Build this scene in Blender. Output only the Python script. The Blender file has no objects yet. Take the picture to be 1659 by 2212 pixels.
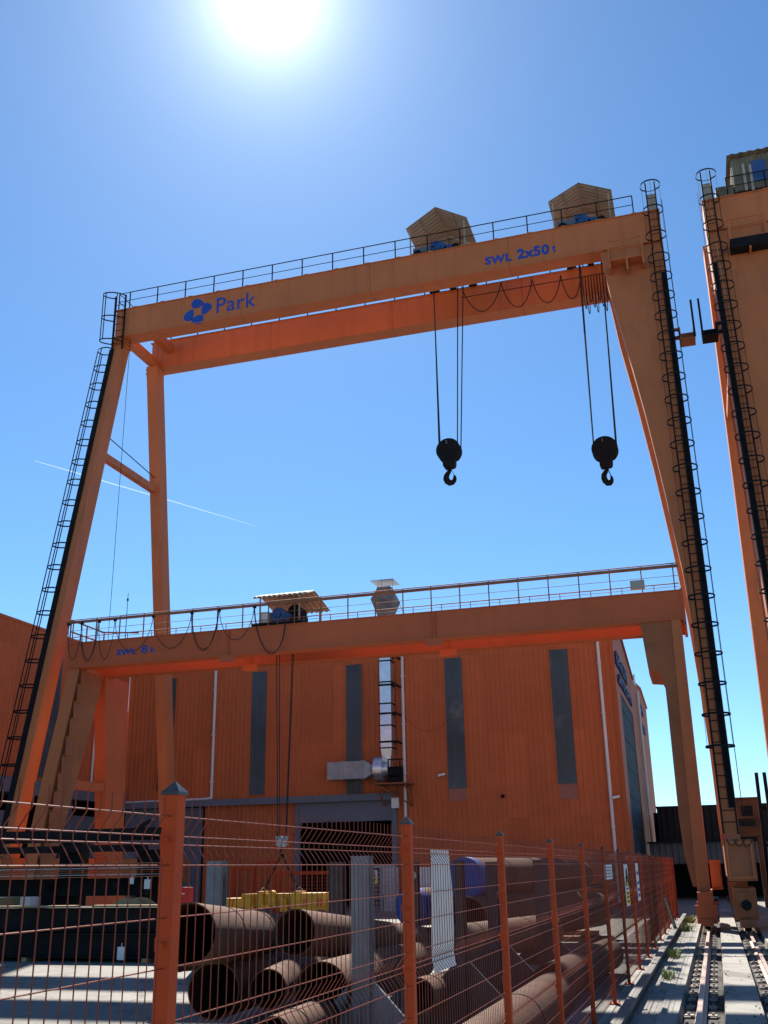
import bpy, bmesh, math, random
from mathutils import Vector, Matrix, noise
random.seed(7)
S = bpy.context.scene
COL = S.collection
R = math.radians

# ------------------------------------------------------------------ camera
YAW, PITCH, ROLL, F = R(16.7953), R(19.2878), R(-0.9834), 2204.27
EYE = Vector((0, 0, 1.75))
fw = Vector((-math.sin(YAW)*math.cos(PITCH), math.cos(YAW)*math.cos(PITCH), math.sin(PITCH)))
r0 = Vector((math.cos(YAW), math.sin(YAW), 0)); u0 = r0.cross(fw)
rt = r0*math.cos(ROLL)+u0*math.sin(ROLL); up = -r0*math.sin(ROLL)+u0*math.cos(ROLL)

def ray(x, y):                       # photo point (1659 x 2212 units) -> direction, depth 1 along the view axis
    return fw + rt*((x-829.5)/F) - up*((y-1106.0)/F)
def atd(x, y, d): return EYE + ray(x, y)*d
def aty(x, y, Y): q = ray(x, y); return EYE + q*((Y-EYE.y)/q.y)
def atx(x, y, X): q = ray(x, y); return EYE + q*((X-EYE.x)/q.x)
def atz(x, y, Z): q = ray(x, y); return EYE + q*((Z-EYE.z)/q.z)
def crop(x0, y0, s): return lambda x, y: ((x0+x*s)/1.8517, (y0+y*s)/1.8517)
z1 = crop(0, 3100, 800/1659); z2 = crop(600, 3100, 1000/1659); z3 = crop(1400, 3100, 1000/1659)
z5 = crop(0, 2400, 1000/1659); z6 = crop(1000, 2250, 1000/1659); z7 = crop(1900, 2200, 1172/1659)
zh = crop(1600, 1050, 1000/1659)

cam = bpy.data.cameras.new("camera"); camo = bpy.data.objects.new("camera", cam); COL.objects.link(camo)
M3 = Matrix((rt, up, -fw)).transposed()
camo.matrix_world = Matrix.Translation(EYE) @ M3.to_4x4()
cam.sensor_fit = 'HORIZONTAL'; cam.sensor_width = 36.0; cam.lens = F/1659.0*36.0
cam.clip_start = 0.05; cam.clip_end = 30000
S.camera = camo

# ------------------------------------------------------------------ materials
def nodes(name):
    m = bpy.data.materials.new(name); m.use_nodes = True
    nt = m.node_tree; b = nt.nodes["Principled BSDF"]
    return m, nt, b
def N(nt, t, **kw):
    n = nt.nodes.new(t)
    for k, v in kw.items(): setattr(n, k, v)
    return n
def L(nt, a, b): nt.links.new(a, b)
def noise_tex(nt, co, scale, detail=4, vec=None, rough=0.6):
    n = N(nt, "ShaderNodeTexNoise"); n.inputs["Scale"].default_value = scale
    n.inputs["Detail"].default_value = detail; n.inputs["Roughness"].default_value = rough
    if vec:
        mp = N(nt, "ShaderNodeMapping"); mp.inputs["Scale"].default_value = vec
        L(nt, co, mp.inputs["Vector"]); L(nt, mp.outputs[0], n.inputs["Vector"])
    else: L(nt, co, n.inputs["Vector"])
    return n.outputs["Fac"]
def ramp(nt, fac, a, b, ca=(0, 0, 0, 1), cb=(1, 1, 1, 1)):
    r = N(nt, "ShaderNodeValToRGB"); r.color_ramp.elements[0].position = a; r.color_ramp.elements[1].position = b
    r.color_ramp.elements[0].color = ca; r.color_ramp.elements[1].color = cb
    L(nt, fac, r.inputs[0]); return r.outputs[0]
def mix(nt, fac, a, b, mode='MIX'):
    m = N(nt, "ShaderNodeMix"); m.data_type = 'RGBA'; m.blend_type = mode
    for sock, v in ((m.inputs[0], fac), (m.inputs[6], a), (m.inputs[7], b)):
        if isinstance(v, (int, float)): sock.default_value = v
        elif isinstance(v, tuple): sock.default_value = (*v[:3], 1)
        else: L(nt, v, sock)
    return m.outputs[2]
def coord(nt):
    return N(nt, "ShaderNodeTexCoord").outputs["Object"]

def surf(name, base, rough=0.55, var=0.18, scale=0.7, streak=None, streakcol=None, stains=None, staincol=None,
         metal=0.0, bump=0.0, bscale=30.0, spec=0.5, fine=0.0, sheets=None, seams=None):
    """painted / weathered surface: patchy tone, run-off streaks, stains, fine bump"""
    m, nt, b = nodes(name); co = coord(nt)
    lo = tuple(c*(1-var) for c in base); hi = tuple(min(1, c*(1+var)) for c in base)
    c = mix(nt, ramp(nt, noise_tex(nt, co, scale, 5), .3, .7), lo, hi)
    if fine:
        c = mix(nt, ramp(nt, noise_tex(nt, co, scale*14, 3), .35, .75), c, tuple(x*(1-fine) for x in base))
    if streak:
        f = ramp(nt, noise_tex(nt, co, 1.0, 5, (2.6, 2.6, .12)), .52, .78)
        k = N(nt, "ShaderNodeMath", operation='MULTIPLY'); L(nt, f, k.inputs[0]); k.inputs[1].default_value = streak
        c = mix(nt, k.outputs[0], c, streakcol or tuple(x*.35 for x in base))
    if stains:
        f = ramp(nt, noise_tex(nt, co, scale*2.3, 7, None, .7), .56, .7)
        k = N(nt, "ShaderNodeMath", operation='MULTIPLY'); L(nt, f, k.inputs[0]); k.inputs[1].default_value = stains
        c = mix(nt, k.outputs[0], c, staincol or tuple(x*.3 for x in base))
    if sheets:                                   # every rolled sheet has faded a little differently; a grimy lap where two meet
        mp = N(nt, "ShaderNodeVectorMath", operation='DIVIDE'); L(nt, co, mp.inputs[0]); mp.inputs[1].default_value = sheets
        fl = N(nt, "ShaderNodeVectorMath", operation='FLOOR'); L(nt, mp.outputs[0], fl.inputs[0])
        wn = N(nt, "ShaderNodeTexWhiteNoise"); wn.noise_dimensions = '3D'; L(nt, fl.outputs[0], wn.inputs["Vector"])
        c = mix(nt, .16, c, ramp(nt, wn.outputs["Value"], 0, 1, (.1, .1, .1, 1), (1, 1, 1, 1)), 'MULTIPLY')
    if seams:
        sx = N(nt, "ShaderNodeSeparateXYZ"); L(nt, co, sx.inputs[0])
        pp = N(nt, "ShaderNodeMath", operation='PINGPONG'); L(nt, sx.outputs[seams[0]], pp.inputs[0]); pp.inputs[1].default_value = seams[1]/2
        lt = N(nt, "ShaderNodeMath", operation='LESS_THAN'); L(nt, pp.outputs[0], lt.inputs[0]); lt.inputs[1].default_value = seams[2]
        kk = N(nt, "ShaderNodeMath", operation='MULTIPLY'); L(nt, lt.outputs[0], kk.inputs[0]); kk.inputs[1].default_value = .45
        c = mix(nt, kk.outputs[0], c, tuple(x*.3 for x in base))
    L(nt, c, b.inputs["Base Color"])
    b.inputs["Metallic"].default_value = metal
    b.inputs["Specular IOR Level"].default_value = spec
    rr = N(nt, "ShaderNodeMapRange"); L(nt, noise_tex(nt, co, scale*4, 4), rr.inputs[0])
    rr.inputs[3].default_value = max(.05, rough-.12); rr.inputs[4].default_value = min(1, rough+.15)
    L(nt, rr.outputs[0], b.inputs["Roughness"])
    if bump:
        bp = N(nt, "ShaderNodeBump"); bp.inputs["Strength"].default_value = bump; bp.inputs["Distance"].default_value = .02
        L(nt, noise_tex(nt, co, bscale, 4), bp.inputs["Height"]); L(nt, bp.outputs[0], b.inputs["Normal"])
    return m

M = {}
M['crane'] = surf("crane_paint", (.50, .152, .052), .6, .09, .35, streak=.42, streakcol=(.20, .075, .04), stains=.25, staincol=(.25, .11, .06), bump=.05, bscale=8, spec=.3)
M['girder'] = surf("girder_paint", (.50, .152, .052), .6, .09, .35, streak=.42, streakcol=(.22, .08, .04), stains=.22, staincol=(.30, .11, .055), bump=.06, bscale=3, spec=.3, seams=(0, 5.8, .022))
M['crane_small'] = surf("small_crane_paint", (.48, .108, .036), .6, .10, .5, streak=.3, streakcol=(.22, .06, .03), stains=.2, staincol=(.25, .09, .05), bump=.05, bscale=8, spec=.3)
M['haunch'] = surf("dark_crane_paint", (.33, .118, .052), .7, .2, .5, streak=.5, streakcol=(.13, .06, .035), stains=.5, staincol=(.16, .075, .04), bump=.1, bscale=5, spec=.2)  # darker, browner version of the crane paint
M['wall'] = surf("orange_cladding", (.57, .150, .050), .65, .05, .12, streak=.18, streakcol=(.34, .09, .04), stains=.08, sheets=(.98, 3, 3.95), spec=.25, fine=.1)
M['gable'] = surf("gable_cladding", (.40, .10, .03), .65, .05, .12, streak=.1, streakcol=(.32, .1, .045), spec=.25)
M['black'] = surf("black_steel", (.012, .012, .013), .75, .3, 3, stains=.3, staincol=(.035, .022, .016), spec=.12)
M['rope'] = surf("steel_rope", (.02, .02, .022), .6, .2, 5, spec=.2)
M['blue'] = surf("blue_lettering", (.015, .07, .36), .55, .15, 2, stains=.2, staincol=(.05, .09, .25), spec=.3)
M['navy'] = surf("navy_sign_letters", (.01, .03, .12), .5, .15, 2, spec=.3)
M['bluecap'] = surf("blue_tarpaulin", (.005, .045, .20), .6, .25, 2, bump=.4, bscale=6, spec=.3)
M['motor'] = surf("blue_motor_paint", (.03, .085, .24), .6, .2, 2, stains=.4, spec=.4)
M['sheet'] = surf("cream_roof_sheet", (.34, .315, .265), .65, .1, 1, streak=.4, streakcol=(.22, .15, .09), stains=.2, spec=.3)
M['cabin'] = surf("dirty_cabin_sheet", (.17, .15, .11), .75, .3, 1.2, streak=.7, streakcol=(.05, .04, .03), stains=.5, staincol=(.06, .05, .035), spec=.2)
M['brown'] = surf("brown_cabin_paint", (.10, .045, .024), .7, .25, 1.5, stains=.3, spec=.15)
M['galv'] = surf("galvanised_steel", (.30, .32, .34), .45, .22, 2.5, stains=.5, staincol=(.2, .17, .14), metal=.35, bump=.08, bscale=20)
M['duct'] = surf("bright_duct_steel", (.62, .65, .70), .28, .14, 2.2, metal=.85, bump=.05, bscale=5, stains=.2, staincol=(.3, .3, .3))
M['stanch'] = surf("weathered_zinc", (.17, .18, .19), .7, .35, 2.5, streak=.6, streakcol=(.07, .06, .05), stains=.6, staincol=(.10, .075, .055), bump=.1, bscale=20, spec=.25)
M['stanchdark'] = surf("dark_stanchion_steel", (.045, .04, .04), .75, .35, 2.5, stains=.5, staincol=(.08, .045, .03), spec=.2)
M['wire'] = surf("fence_wire_coating", (.17, .032, .016), .42, .15, 3, spec=.25)
M['white'] = surf("white_paint", (.68, .68, .66), .5, .06, 2, streak=.3, streakcol=(.4, .36, .32), spec=.4)
M['pipe'] = surf("rusty_pipe", (.092, .040, .021), .85, .4, 1.1, stains=.85, staincol=(.035, .022, .017), streak=.5, streakcol=(.16, .075, .032), bump=.35, bscale=22, spec=.2, fine=.3)
M['pipein'] = surf("pipe_bore", (.05, .028, .02), .9, .3, 2, spec=.1)
M['fence'] = surf("fence_red_paint", (.43, .064, .018), .6, .12, 3, stains=.25, staincol=(.28, .06, .03), bump=.06, bscale=60, spec=.12)
M['cap'] = surf("black_plastic_cap", (.015, .017, .022), .32, .2, 8, spec=.5)
M['glazing'] = surf("dirty_polycarbonate", (.05, .066, .078), .4, .55, .22, streak=.5, streakcol=(.10, .10, .085), stains=.75, staincol=(.17, .175, .15), spec=.5)
M['glazing_faded'] = surf("faded_polycarbonate", (.34, .13, .085), .5, .15, 1, streak=.4, streakcol=(.2, .1, .08), spec=.4)
M['steelgrey'] = surf("grey_door_paint", (.13, .15, .19), .55, .12, .8, streak=.3, stains=.2, spec=.4)
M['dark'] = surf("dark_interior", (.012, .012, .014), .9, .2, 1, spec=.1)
M['shed'] = surf("tarred_shed_cladding", (.020, .018, .018), .85, .4, .6, streak=.6, streakcol=(.05, .035, .025), spec=.15)
M['shedgrey'] = surf("grey_shed_sheet", (.11, .11, .12), .75, .25, .6, streak=.6, streakcol=(.05, .045, .045), spec=.2)
M['rail'] = surf("rail_steel", (.33, .24, .20), .38, .2, 1.5, metal=.5, stains=.5, staincol=(.2, .09, .05))
M['plate'] = surf("rusty_rail_plate", (.34, .29, .24), .8, .3, 5, stains=.6, staincol=(.09, .06, .045), bump=.2, bscale=30)
M['yellow'] = surf("yellow_lifting_paint", (.56, .29, .018), .5, .15, 2, stains=.5, staincol=(.3, .14, .03), spec=.4)
M['redstripe'] = surf("red_stripe_paint", (.5, .03, .025), .5, .1, 3)
M['oxide'] = surf("oxide_steel", (.26, .10, .045), .8, .3, 1.5, stains=.5, staincol=(.12, .05, .03), bump=.1)
M['timber'] = surf("sawn_timber", (.42, .27, .13), .8, .25, 3, bump=.2)
M['weed'] = surf("weed_leaves", (.20, .23, .06), .7, .4, 6)
M['tyre'] = surf("tyre_rubber", (.02, .02, .02), .85, .2, 4, spec=.2)
M['fork'] = surf("forklift_paint", (.10, .05, .025), .55, .15, 1.5, stains=.3)
M['signyel'] = surf("yellow_sign_face", (.72, .55, .04), .45, .05, 3)
M['lens'] = surf("camera_glass", (.01, .01, .012), .1, .1, 3)
M['bird'] = surf("dark_plumage", (.03, .03, .035), .8, .3, 20)

def concrete(name, base, var, joints=False):
    m, nt, b = nodes(name); co = coord(nt)
    c = mix(nt, ramp(nt, noise_tex(nt, co, .25, 6), .3, .7), tuple(x*(1-var) for x in base), tuple(x*(1+var) for x in base))
    c = mix(nt, ramp(nt, noise_tex(nt, co, 2.2, 8, None, .7), .5, .72), c, tuple(x*.6 for x in base))
    c = mix(nt, ramp(nt, noise_tex(nt, co, 45, 3), .45, .8), c, tuple(x*.72 for x in base))
    f = ramp(nt, noise_tex(nt, co, .8, 6, None, .62), .57, .66)
    kk = N(nt, "ShaderNodeMath", operation='MULTIPLY'); L(nt, f, kk.inputs[0]); kk.inputs[1].default_value = .5
    c = mix(nt, kk.outputs[0], c, tuple(x*.32 for x in base))
    c = mix(nt, ramp(nt, noise_tex(nt, co, 1.0, 4, (7, .15, 1)), .6, .75, (0, 0, 0, 1), (.35, .35, .35, 1)), c, tuple(x*.5 for x in base))
    v = N(nt, "ShaderNodeTexVoronoi"); v.feature = 'DISTANCE_TO_EDGE'; v.inputs["Scale"].default_value = .55
    wob = N(nt, "ShaderNodeMix"); wob.data_type = 'RGBA'; wob.blend_type = 'ADD'; wob.inputs[0].default_value = .35
    nn = N(nt, "ShaderNodeTexNoise"); nn.inputs["Scale"].default_value = 2.5; L(nt, co, nn.inputs["Vector"])
    L(nt, co, wob.inputs[6]); L(nt, nn.outputs["Color"], wob.inputs[7]); L(nt, wob.outputs[2], v.inputs["Vector"])
    crack = ramp(nt, v.outputs["Distance"], .0, .012, (1, 1, 1, 1), (0, 0, 0, 1))
    k = N(nt, "ShaderNodeMath", operation='MULTIPLY'); L(nt, crack, k.inputs[0]); k.inputs[1].default_value = .55
    c = mix(nt, k.outputs[0], c, tuple(x*.25 for x in base))
    L(nt, c, b.inputs["Base Color"]); b.inputs["Roughness"].default_value = .9; b.inputs["Specular IOR Level"].default_value = .2
    bp = N(nt, "ShaderNodeBump"); bp.inputs["Strength"].default_value = .35; bp.inputs["Distance"].default_value = .02
    L(nt, noise_tex(nt, co, 14, 8), bp.inputs["Height"]); L(nt, bp.outputs[0], b.inputs["Normal"])
    return m
M['ground'] = concrete("yard_concrete", (.22, .205, .18), .2)
M['slab'] = concrete("rail_slab_concrete", (.26, .245, .215), .10)
M['ballast'] = concrete("trough_grout", (.055, .05, .044), .3)

# ------------------------------------------------------------------ mesh builder
ORG = {}
class MB:
    def __init__(s): s.v = []; s.f = []; s.mi = []; s.cur = 0
    def add(s, vs, fs):
        o = len(s.v); s.v += [Vector(p) for p in vs]
        for f in fs: s.f.append([o+i for i in f]); s.mi.append(s.cur)
        return s
    def hexa(s, p):
        return s.add(p, [(0, 3, 2, 1), (4, 5, 6, 7), (0, 1, 5, 4), (1, 2, 6, 5), (2, 3, 7, 6), (3, 0, 4, 7)])
    def box(s, x0, x1, y0, y1, z0, z1):
        return s.hexa([(x0, y0, z0), (x1, y0, z0), (x1, y1, z0), (x0, y1, z0), (x0, y0, z1), (x1, y0, z1), (x1, y1, z1), (x0, y1, z1)])
    def loft(s, rings):                                   # rings of equal length, capped
        n = len(rings[0]); vs = [p for r in rings for p in r]; fs = []
        for k in range(len(rings)-1):
            for i in range(n):
                j = (i+1) % n; fs.append((k*n+i, k*n+j, (k+1)*n+j, (k+1)*n+i))
        fs.append(tuple(range(n))[::-1]); fs.append(tuple((len(rings)-1)*n+i for i in range(n)))
        return s.add(vs, fs)
    def bar(s, p, q, w, h, upv=(0, 0, 1)):
        p = Vector(p); q = Vector(q); d = (q-p).normalized(); u = Vector(upv)
        if abs(d.dot(u)) > .98: u = Vector((0, 1, 0))
        a = d.cross(u).normalized()*(w/2); b = a.cross(d).normalized()*(h/2)
        return s.loft([[c-a-b, c+a-b, c+a+b, c-a+b] for c in (p, q)])
    def tube(s, pts, r, n=6, closed=False, r1=None):
        pts = [Vector(p) for p in pts]; k = len(pts); rings = []; a = None
        for i, p in enumerate(pts):
            if closed: d = pts[(i+1) % k]-pts[i-1]
            else: d = pts[min(i+1, k-1)]-pts[max(i-1, 0)]
            d.normalize()
            if a is None:
                a = d.orthogonal().normalized()
                if abs(d.z) < .9: a = Vector((0, 0, 1)); a = (a-d*a.dot(d)).normalized()
            else: a = (a-d*a.dot(d)).normalized()
            b = d.cross(a); rr = r if r1 is None else r+(r1-r)*i/(k-1)
            rings.append([p+(a*math.cos(2*math.pi*j/n)+b*math.sin(2*math.pi*j/n))*rr for j in range(n)])
        if not closed: return s.loft(rings)
        vs = [p for q in rings for p in q]; fs = []
        for i in range(k):
            for j in range(n):
                fs.append((i*n+j, i*n+(j+1) % n, ((i+1) % k)*n+(j+1) % n, ((i+1) % k)*n+j))
        return s.add(vs, fs)
    def prism(s, poly, ax, a, b):
        m = {'y': lambda p, t: (p[0], t, p[1]), 'x': lambda p, t: (t, p[0], p[1]), 'z': lambda p, t: (p[0], p[1], t)}[ax]
        return s.loft([[m(p, a) for p in poly], [m(p, b) for p in poly]])
    def cyl(s, p, q, r, n=24, r1=None): return s.tube([p, q], r, n, r1=r1)
    def pipe(s, p, q, r, t, n=40, segs=10):               # hollow, open ends, straight
        p = Vector(p); q = Vector(q); d = (q-p).normalized(); a = Vector((0, 0, 1)); a = (a-d*a.dot(d)).normalized(); b = d.cross(a)
        rr = [(p, r), ] + [(p+(q-p)*k/segs, r) for k in range(1, segs)] + [(q, r), (q, r-t)] + [(p+(q-p)*k/segs, r-t) for k in range(segs-1, 0, -1)] + [(p, r-t)]
        rings = [[c+(a*math.cos(2*math.pi*j/n)+b*math.sin(2*math.pi*j/n))*e for j in range(n)] for c, e in rr]
        k = len(rings); vs = [x for g in rings for x in g]; fs = []
        for i in range(k):
            for j in range(n):
                fs.append((i*n+j, i*n+(j+1) % n, ((i+1) % k)*n+(j+1) % n, ((i+1) % k)*n+j))
        s.add(vs, fs); m = len(s.mi)-len(fs)
        for i in range(segs+1, k-1):
            for j in range(n): s.mi[m+i*n+j] = 1
        return s
    def build(s, name, mat, parent=None, smooth=False, weld=True, nrm=True):
        me = bpy.data.meshes.new(name)
        o = bpy.data.objects.new(name, me); COL.objects.link(o)
        org = ORG[parent.name] if parent else Vector((0, 0, 0))
        if parent: o.parent = parent; ORG[o.name] = org
        else:
            mn = Vector((min(p.x for p in s.v), min(p.y for p in s.v), min(p.z for p in s.v)))
            mx = Vector((max(p.x for p in s.v), max(p.y for p in s.v), max(p.z for p in s.v)))
            org = Vector(((mn.x+mx.x)/2, (mn.y+mx.y)/2, mn.z)); o.location = org; ORG[o.name] = org
        me.from_pydata([p-org for p in s.v], [], s.f)
        for m in (mat if isinstance(mat, (list, tuple)) else [mat]): me.materials.append(m)
        if isinstance(mat, (list, tuple)):
            for p, i in zip(me.polygons, s.mi): p.material_index = i
        if nrm:
            bm = bmesh.new(); bm.from_mesh(me); bmesh.ops.recalc_face_normals(bm, faces=bm.faces); bm.to_mesh(me); bm.free()
        if smooth:
            for p in me.polygons: p.use_smooth = True
            try: me.set_sharp_from_angle(angle=R(40))
            except Exception: pass
        me.update()
        return o

def tag(o, label=None, cat=None, group=None, kind=None):
    if label: o["label"] = label
    if cat: o["category"] = cat
    if group: o["group"] = group
    if kind: o["kind"] = kind
    return o
def thing(name, loc, label, cat, group=None):
    o = bpy.data.objects.new(name, None); COL.objects.link(o); o.location = loc; o.empty_display_size = .3
    ORG[o.name] = Vector(loc); return tag(o, label, cat, group)
def copy_tree(o, loc=None, parent=None):
    c = o.copy(); COL.objects.link(c)
    if parent: c.parent = parent
    if loc is not None: c.location = loc
    ORG[c.name] = Vector(c.location)
    for ch in [x for x in COL.objects if x.parent == o]: copy_tree(ch, None, c)
    return c
def text_mesh(txt, size, offset=0.0, sx=1.0, space=1.0):
    cu = bpy.data.curves.new("t", 'FONT'); cu.body = txt; cu.size = size; cu.offset = offset; cu.space_character = space
    cu.extrude = .003; cu.resolution_u = 6
    ob = bpy.data.objects.new("t", cu); COL.objects.link(ob)
    dg = bpy.context.evaluated_depsgraph_get(); me = bpy.data.meshes.new_from_object(ob.evaluated_get(dg))
    vs = [Vector((v.co.x*sx, v.co.y, v.co.z)) for v in me.vertices]; fs = [list(p.vertices) for p in me.polygons]
    bpy.data.objects.remove(ob); bpy.data.meshes.remove(me)
    return vs, fs
def text_on_y(name, txt, h, x0, x1, z, Y, mat, parent, offset=.02, space=1.05):     # lettering fitted to a box on a face looking towards -Y
    vs, fs = text_mesh(txt, 1.0, offset, 1, space)
    mx0, mx1 = min(v.x for v in vs), max(v.x for v in vs); mz0, mz1 = min(v.y for v in vs), max(v.y for v in vs)
    b = MB(); b.add([(x0+(v.x-mx0)/(mx1-mx0)*(x1-x0), Y-.004-v.z, z+(v.y-mz0)/(mz1-mz0)*h) for v in vs], fs)
    return b.build(name, mat, parent, nrm=False)
def corr_y(x0, x1, z0, z1, Y, pitch=.25, dep=.04, flip=-1, top=None):
    """trapezoid sheet in an XZ plane, ribs vertical, profile towards flip*Y; top(x) overrides z1"""
    b = MB(); n = max(2, int(round((x1-x0)/pitch))); p = (x1-x0)/n; xs = []
    for k in range(n):
        a = x0+k*p
        xs += [(a, 0), (a+p*.55, 0), (a+p*.65, dep), (a+p*.9, dep)]
    xs.append((x1, 0)); vs = []; fs = []
    for i, (x, d) in enumerate(xs):
        zt = top(x) if top else z1
        vs += [(x, Y+flip*d, z0), (x, Y+flip*d, zt)]
        if i: fs.append((2*i-2, 2*i, 2*i+1, 2*i-1))
    return b.add(vs, fs)
def corr_x(y0, y1, z0, z1, X, pitch=.25, dep=.04, flip=1, top=None):
    b = corr_y(y0, y1, z0, z1, 0, pitch, dep, 1, top)
    b.v = [Vector((X+flip*p.y, p.x, p.z)) for p in b.v]
    return b

# ------------------------------------------------------------------ sky and sun
SEL, SAZ = R(46.0), R(-24.5)         # elevation; azimuth from +Y towards +X
sd = Vector((math.sin(SAZ)*math.cos(SEL), math.cos(SAZ)*math.cos(SEL), math.sin(SEL)))
W = bpy.data.worlds.new("World"); S.world = W; W.use_nodes = True; nt = W.node_tree
bg = nt.nodes["Background"]; sky = N(nt, "ShaderNodeTexSky"); sky.sky_type = 'NISHITA'; sky.sun_disc = False
sky.sun_elevation = SEL; sky.sun_rotation = SAZ; sky.air_density = .85; sky.dust_density = .12; sky.ozone_density = 3.0; sky.altitude = 50
tc = N(nt, "ShaderNodeTexCoord"); dp = N(nt, "ShaderNodeVectorMath", operation='DOT_PRODUCT')
nv = N(nt, "ShaderNodeVectorMath", operation='NORMALIZE'); L(nt, tc.outputs["Generated"], nv.inputs[0])
L(nt, nv.outputs[0], dp.inputs[0]); dp.inputs[1].default_value = sd
ac = N(nt, "ShaderNodeMath", operation='ARCCOSINE'); L(nt, dp.outputs["Value"], ac.inputs[0])
def halo(width, amp, power=1.0):       # glare of the sun in the air around it: amp * exp(-(angle/width)^power)
    d = N(nt, "ShaderNodeMath", operation='DIVIDE'); L(nt, ac.outputs[0], d.inputs[0]); d.inputs[1].default_value = R(width)
    p = N(nt, "ShaderNodeMath", operation='POWER'); L(nt, d.outputs[0], p.inputs[0]); p.inputs[1].default_value = power
    n = N(nt, "ShaderNodeMath", operation='MULTIPLY'); L(nt, p.outputs[0], n.inputs[0]); n.inputs[1].default_value = -1
    e = N(nt, "ShaderNodeMath", operation='EXPONENT'); L(nt, n.outputs[0], e.inputs[0])
    m = N(nt, "ShaderNodeMath", operation='MULTIPLY'); L(nt, e.outputs[0], m.inputs[0]); m.inputs[1].default_value = amp
    return m.outputs[0]
HALO = [(1.6, 15.5, 1.0), (3.0, 3.1, 1.0), (9.0, 1.05, 1.0)]
acc = None
for h in HALO:
    o = halo(*h)
    if acc is None: acc = o
    else:
        a = N(nt, "ShaderNodeMath", operation='ADD'); L(nt, acc, a.inputs[0]); L(nt, o, a.inputs[1]); acc = a.outputs[0]
hs = N(nt, "ShaderNodeHueSaturation"); hs.inputs["Saturation"].default_value = 1.06; hs.inputs["Value"].default_value = 1.0
tint = N(nt, "ShaderNodeMix"); tint.data_type = 'RGBA'; tint.blend_type = 'MULTIPLY'; tint.inputs[0].default_value = 1
L(nt, sky.outputs[0], tint.inputs[6]); tint.inputs[7].default_value = (.77, .985, 1.09, 1); L(nt, tint.outputs[2], hs.inputs["Color"])
hc = N(nt, "ShaderNodeMix"); hc.data_type = 'RGBA'; hc.blend_type = 'MULTIPLY'; hc.inputs[0].default_value = 1
L(nt, acc, hc.inputs[6]); hc.inputs[7].default_value = (.93, .98, 1, 1)
ad = N(nt, "ShaderNodeMix"); ad.data_type = 'RGBA'; ad.blend_type = 'ADD'; ad.inputs[0].default_value = 1
L(nt, hs.outputs[0], ad.inputs[6]); L(nt, hc.outputs[2], ad.inputs[7])
L(nt, ad.outputs[2], bg.inputs[0]); bg.inputs[1].default_value = .057
sl = bpy.data.lights.new("sun", 'SUN'); sl.energy = 5.0; sl.angle = R(.5); sl.color = (1, .94, .86)
so = bpy.data.objects.new("sun", sl); COL.objects.link(so); so.rotation_euler = sd.to_track_quat('Z', 'Y').to_euler(); so.location = (0, 0, 60)
S.view_settings.view_transform = 'Standard'; S.view_settings.look = 'None'; S.view_settings.gamma = 1; S.view_settings.exposure = 1.36

# ------------------------------------------------------------------ ground
b = MB(); prof = [(-1500, 0), (-.65, 0), (-.62, -.14), (-.12, -.14), (-.10, 0), (.36, 0), (.38, -.14), (.90, -.14), (.92, 0), (1500, 0)]
ys = [-300, -20, 0, 20, 45, 80, 3000]
vs = [(x, y, z) for y in ys for x, z in prof]; k = len(prof)
b.add(vs, [(j*k+i, j*k+i+1, (j+1)*k+i+1, (j+1)*k+i) for j in range(len(ys)-1) for i in range(k-1)])
b.build("ground", M['ground'], nrm=False)["kind"] = "structure"
b = MB()
for x0, x1 in ((-.89, -.655), (-.095, .355), (.925, 1.55)):
    y = 2.0
    while y < 44:
        l = 4.85; b.box(x0, x1, y, y+l-.018, -.05, .012); y += l
b.build("rail_slab", M['slab'])["kind"] = "structure"
b = MB()
for x0, x1 in ((-.618, -.122), (.382, .898)): b.box(x0, x1, 2, 44, -.2, -.115)
b.build("rail_trough", M['ballast'])["kind"] = "structure"

def rail(xc, label):
    t = thing("crane_rail", (xc, 2, -.11), label, "crane rail", "crane rails set in concrete troughs")
    prof = [(-.07, -.11), (.07, -.11), (.07, -.098), (.012, -.085), (.012, -.02), (.036, -.012), (.036, .018), (.03, .024), (-.03, .024), (-.036, .018), (-.036, -.012), (-.012, -.02), (-.012, -.085), (-.07, -.098)]
    MB().prism([(xc+x, z) for x, z in prof], 'y', 2.0, 44.0).build("rail_head", M['rail'], t)
    first = None
    for i in range(34):
        y = 6.2+i*.88
        if first is None:
            p = MB(); p.box(xc-.215, xc+.215, y-.13, y+.13, -.14, -.115)
            for sg in (-1, 1):
                p.box(xc+sg*.145-.055, xc+sg*.145+.055, y-.05, y+.05, -.12, -.075)
                p.box(xc+sg*.16-.045, xc+sg*.16+.03, y-.1, y+.1, -.116, -.09); p.cyl((xc+sg*.15, y, -.12), (xc+sg*.15, y, -.05), .02, 6)
            first = p.build("rail_clip", M['plate'], t)
        else:
            c = first.copy(); COL.objects.link(c); c.parent = t; c.location = (0, y-6.2, 0)
    return t
rail(-.405, "left of the two rusty crane rails, running under the small gantry crane's leg")
rail(.64, "right of the two rusty crane rails, running under the tall crane's ladder leg")

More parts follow.
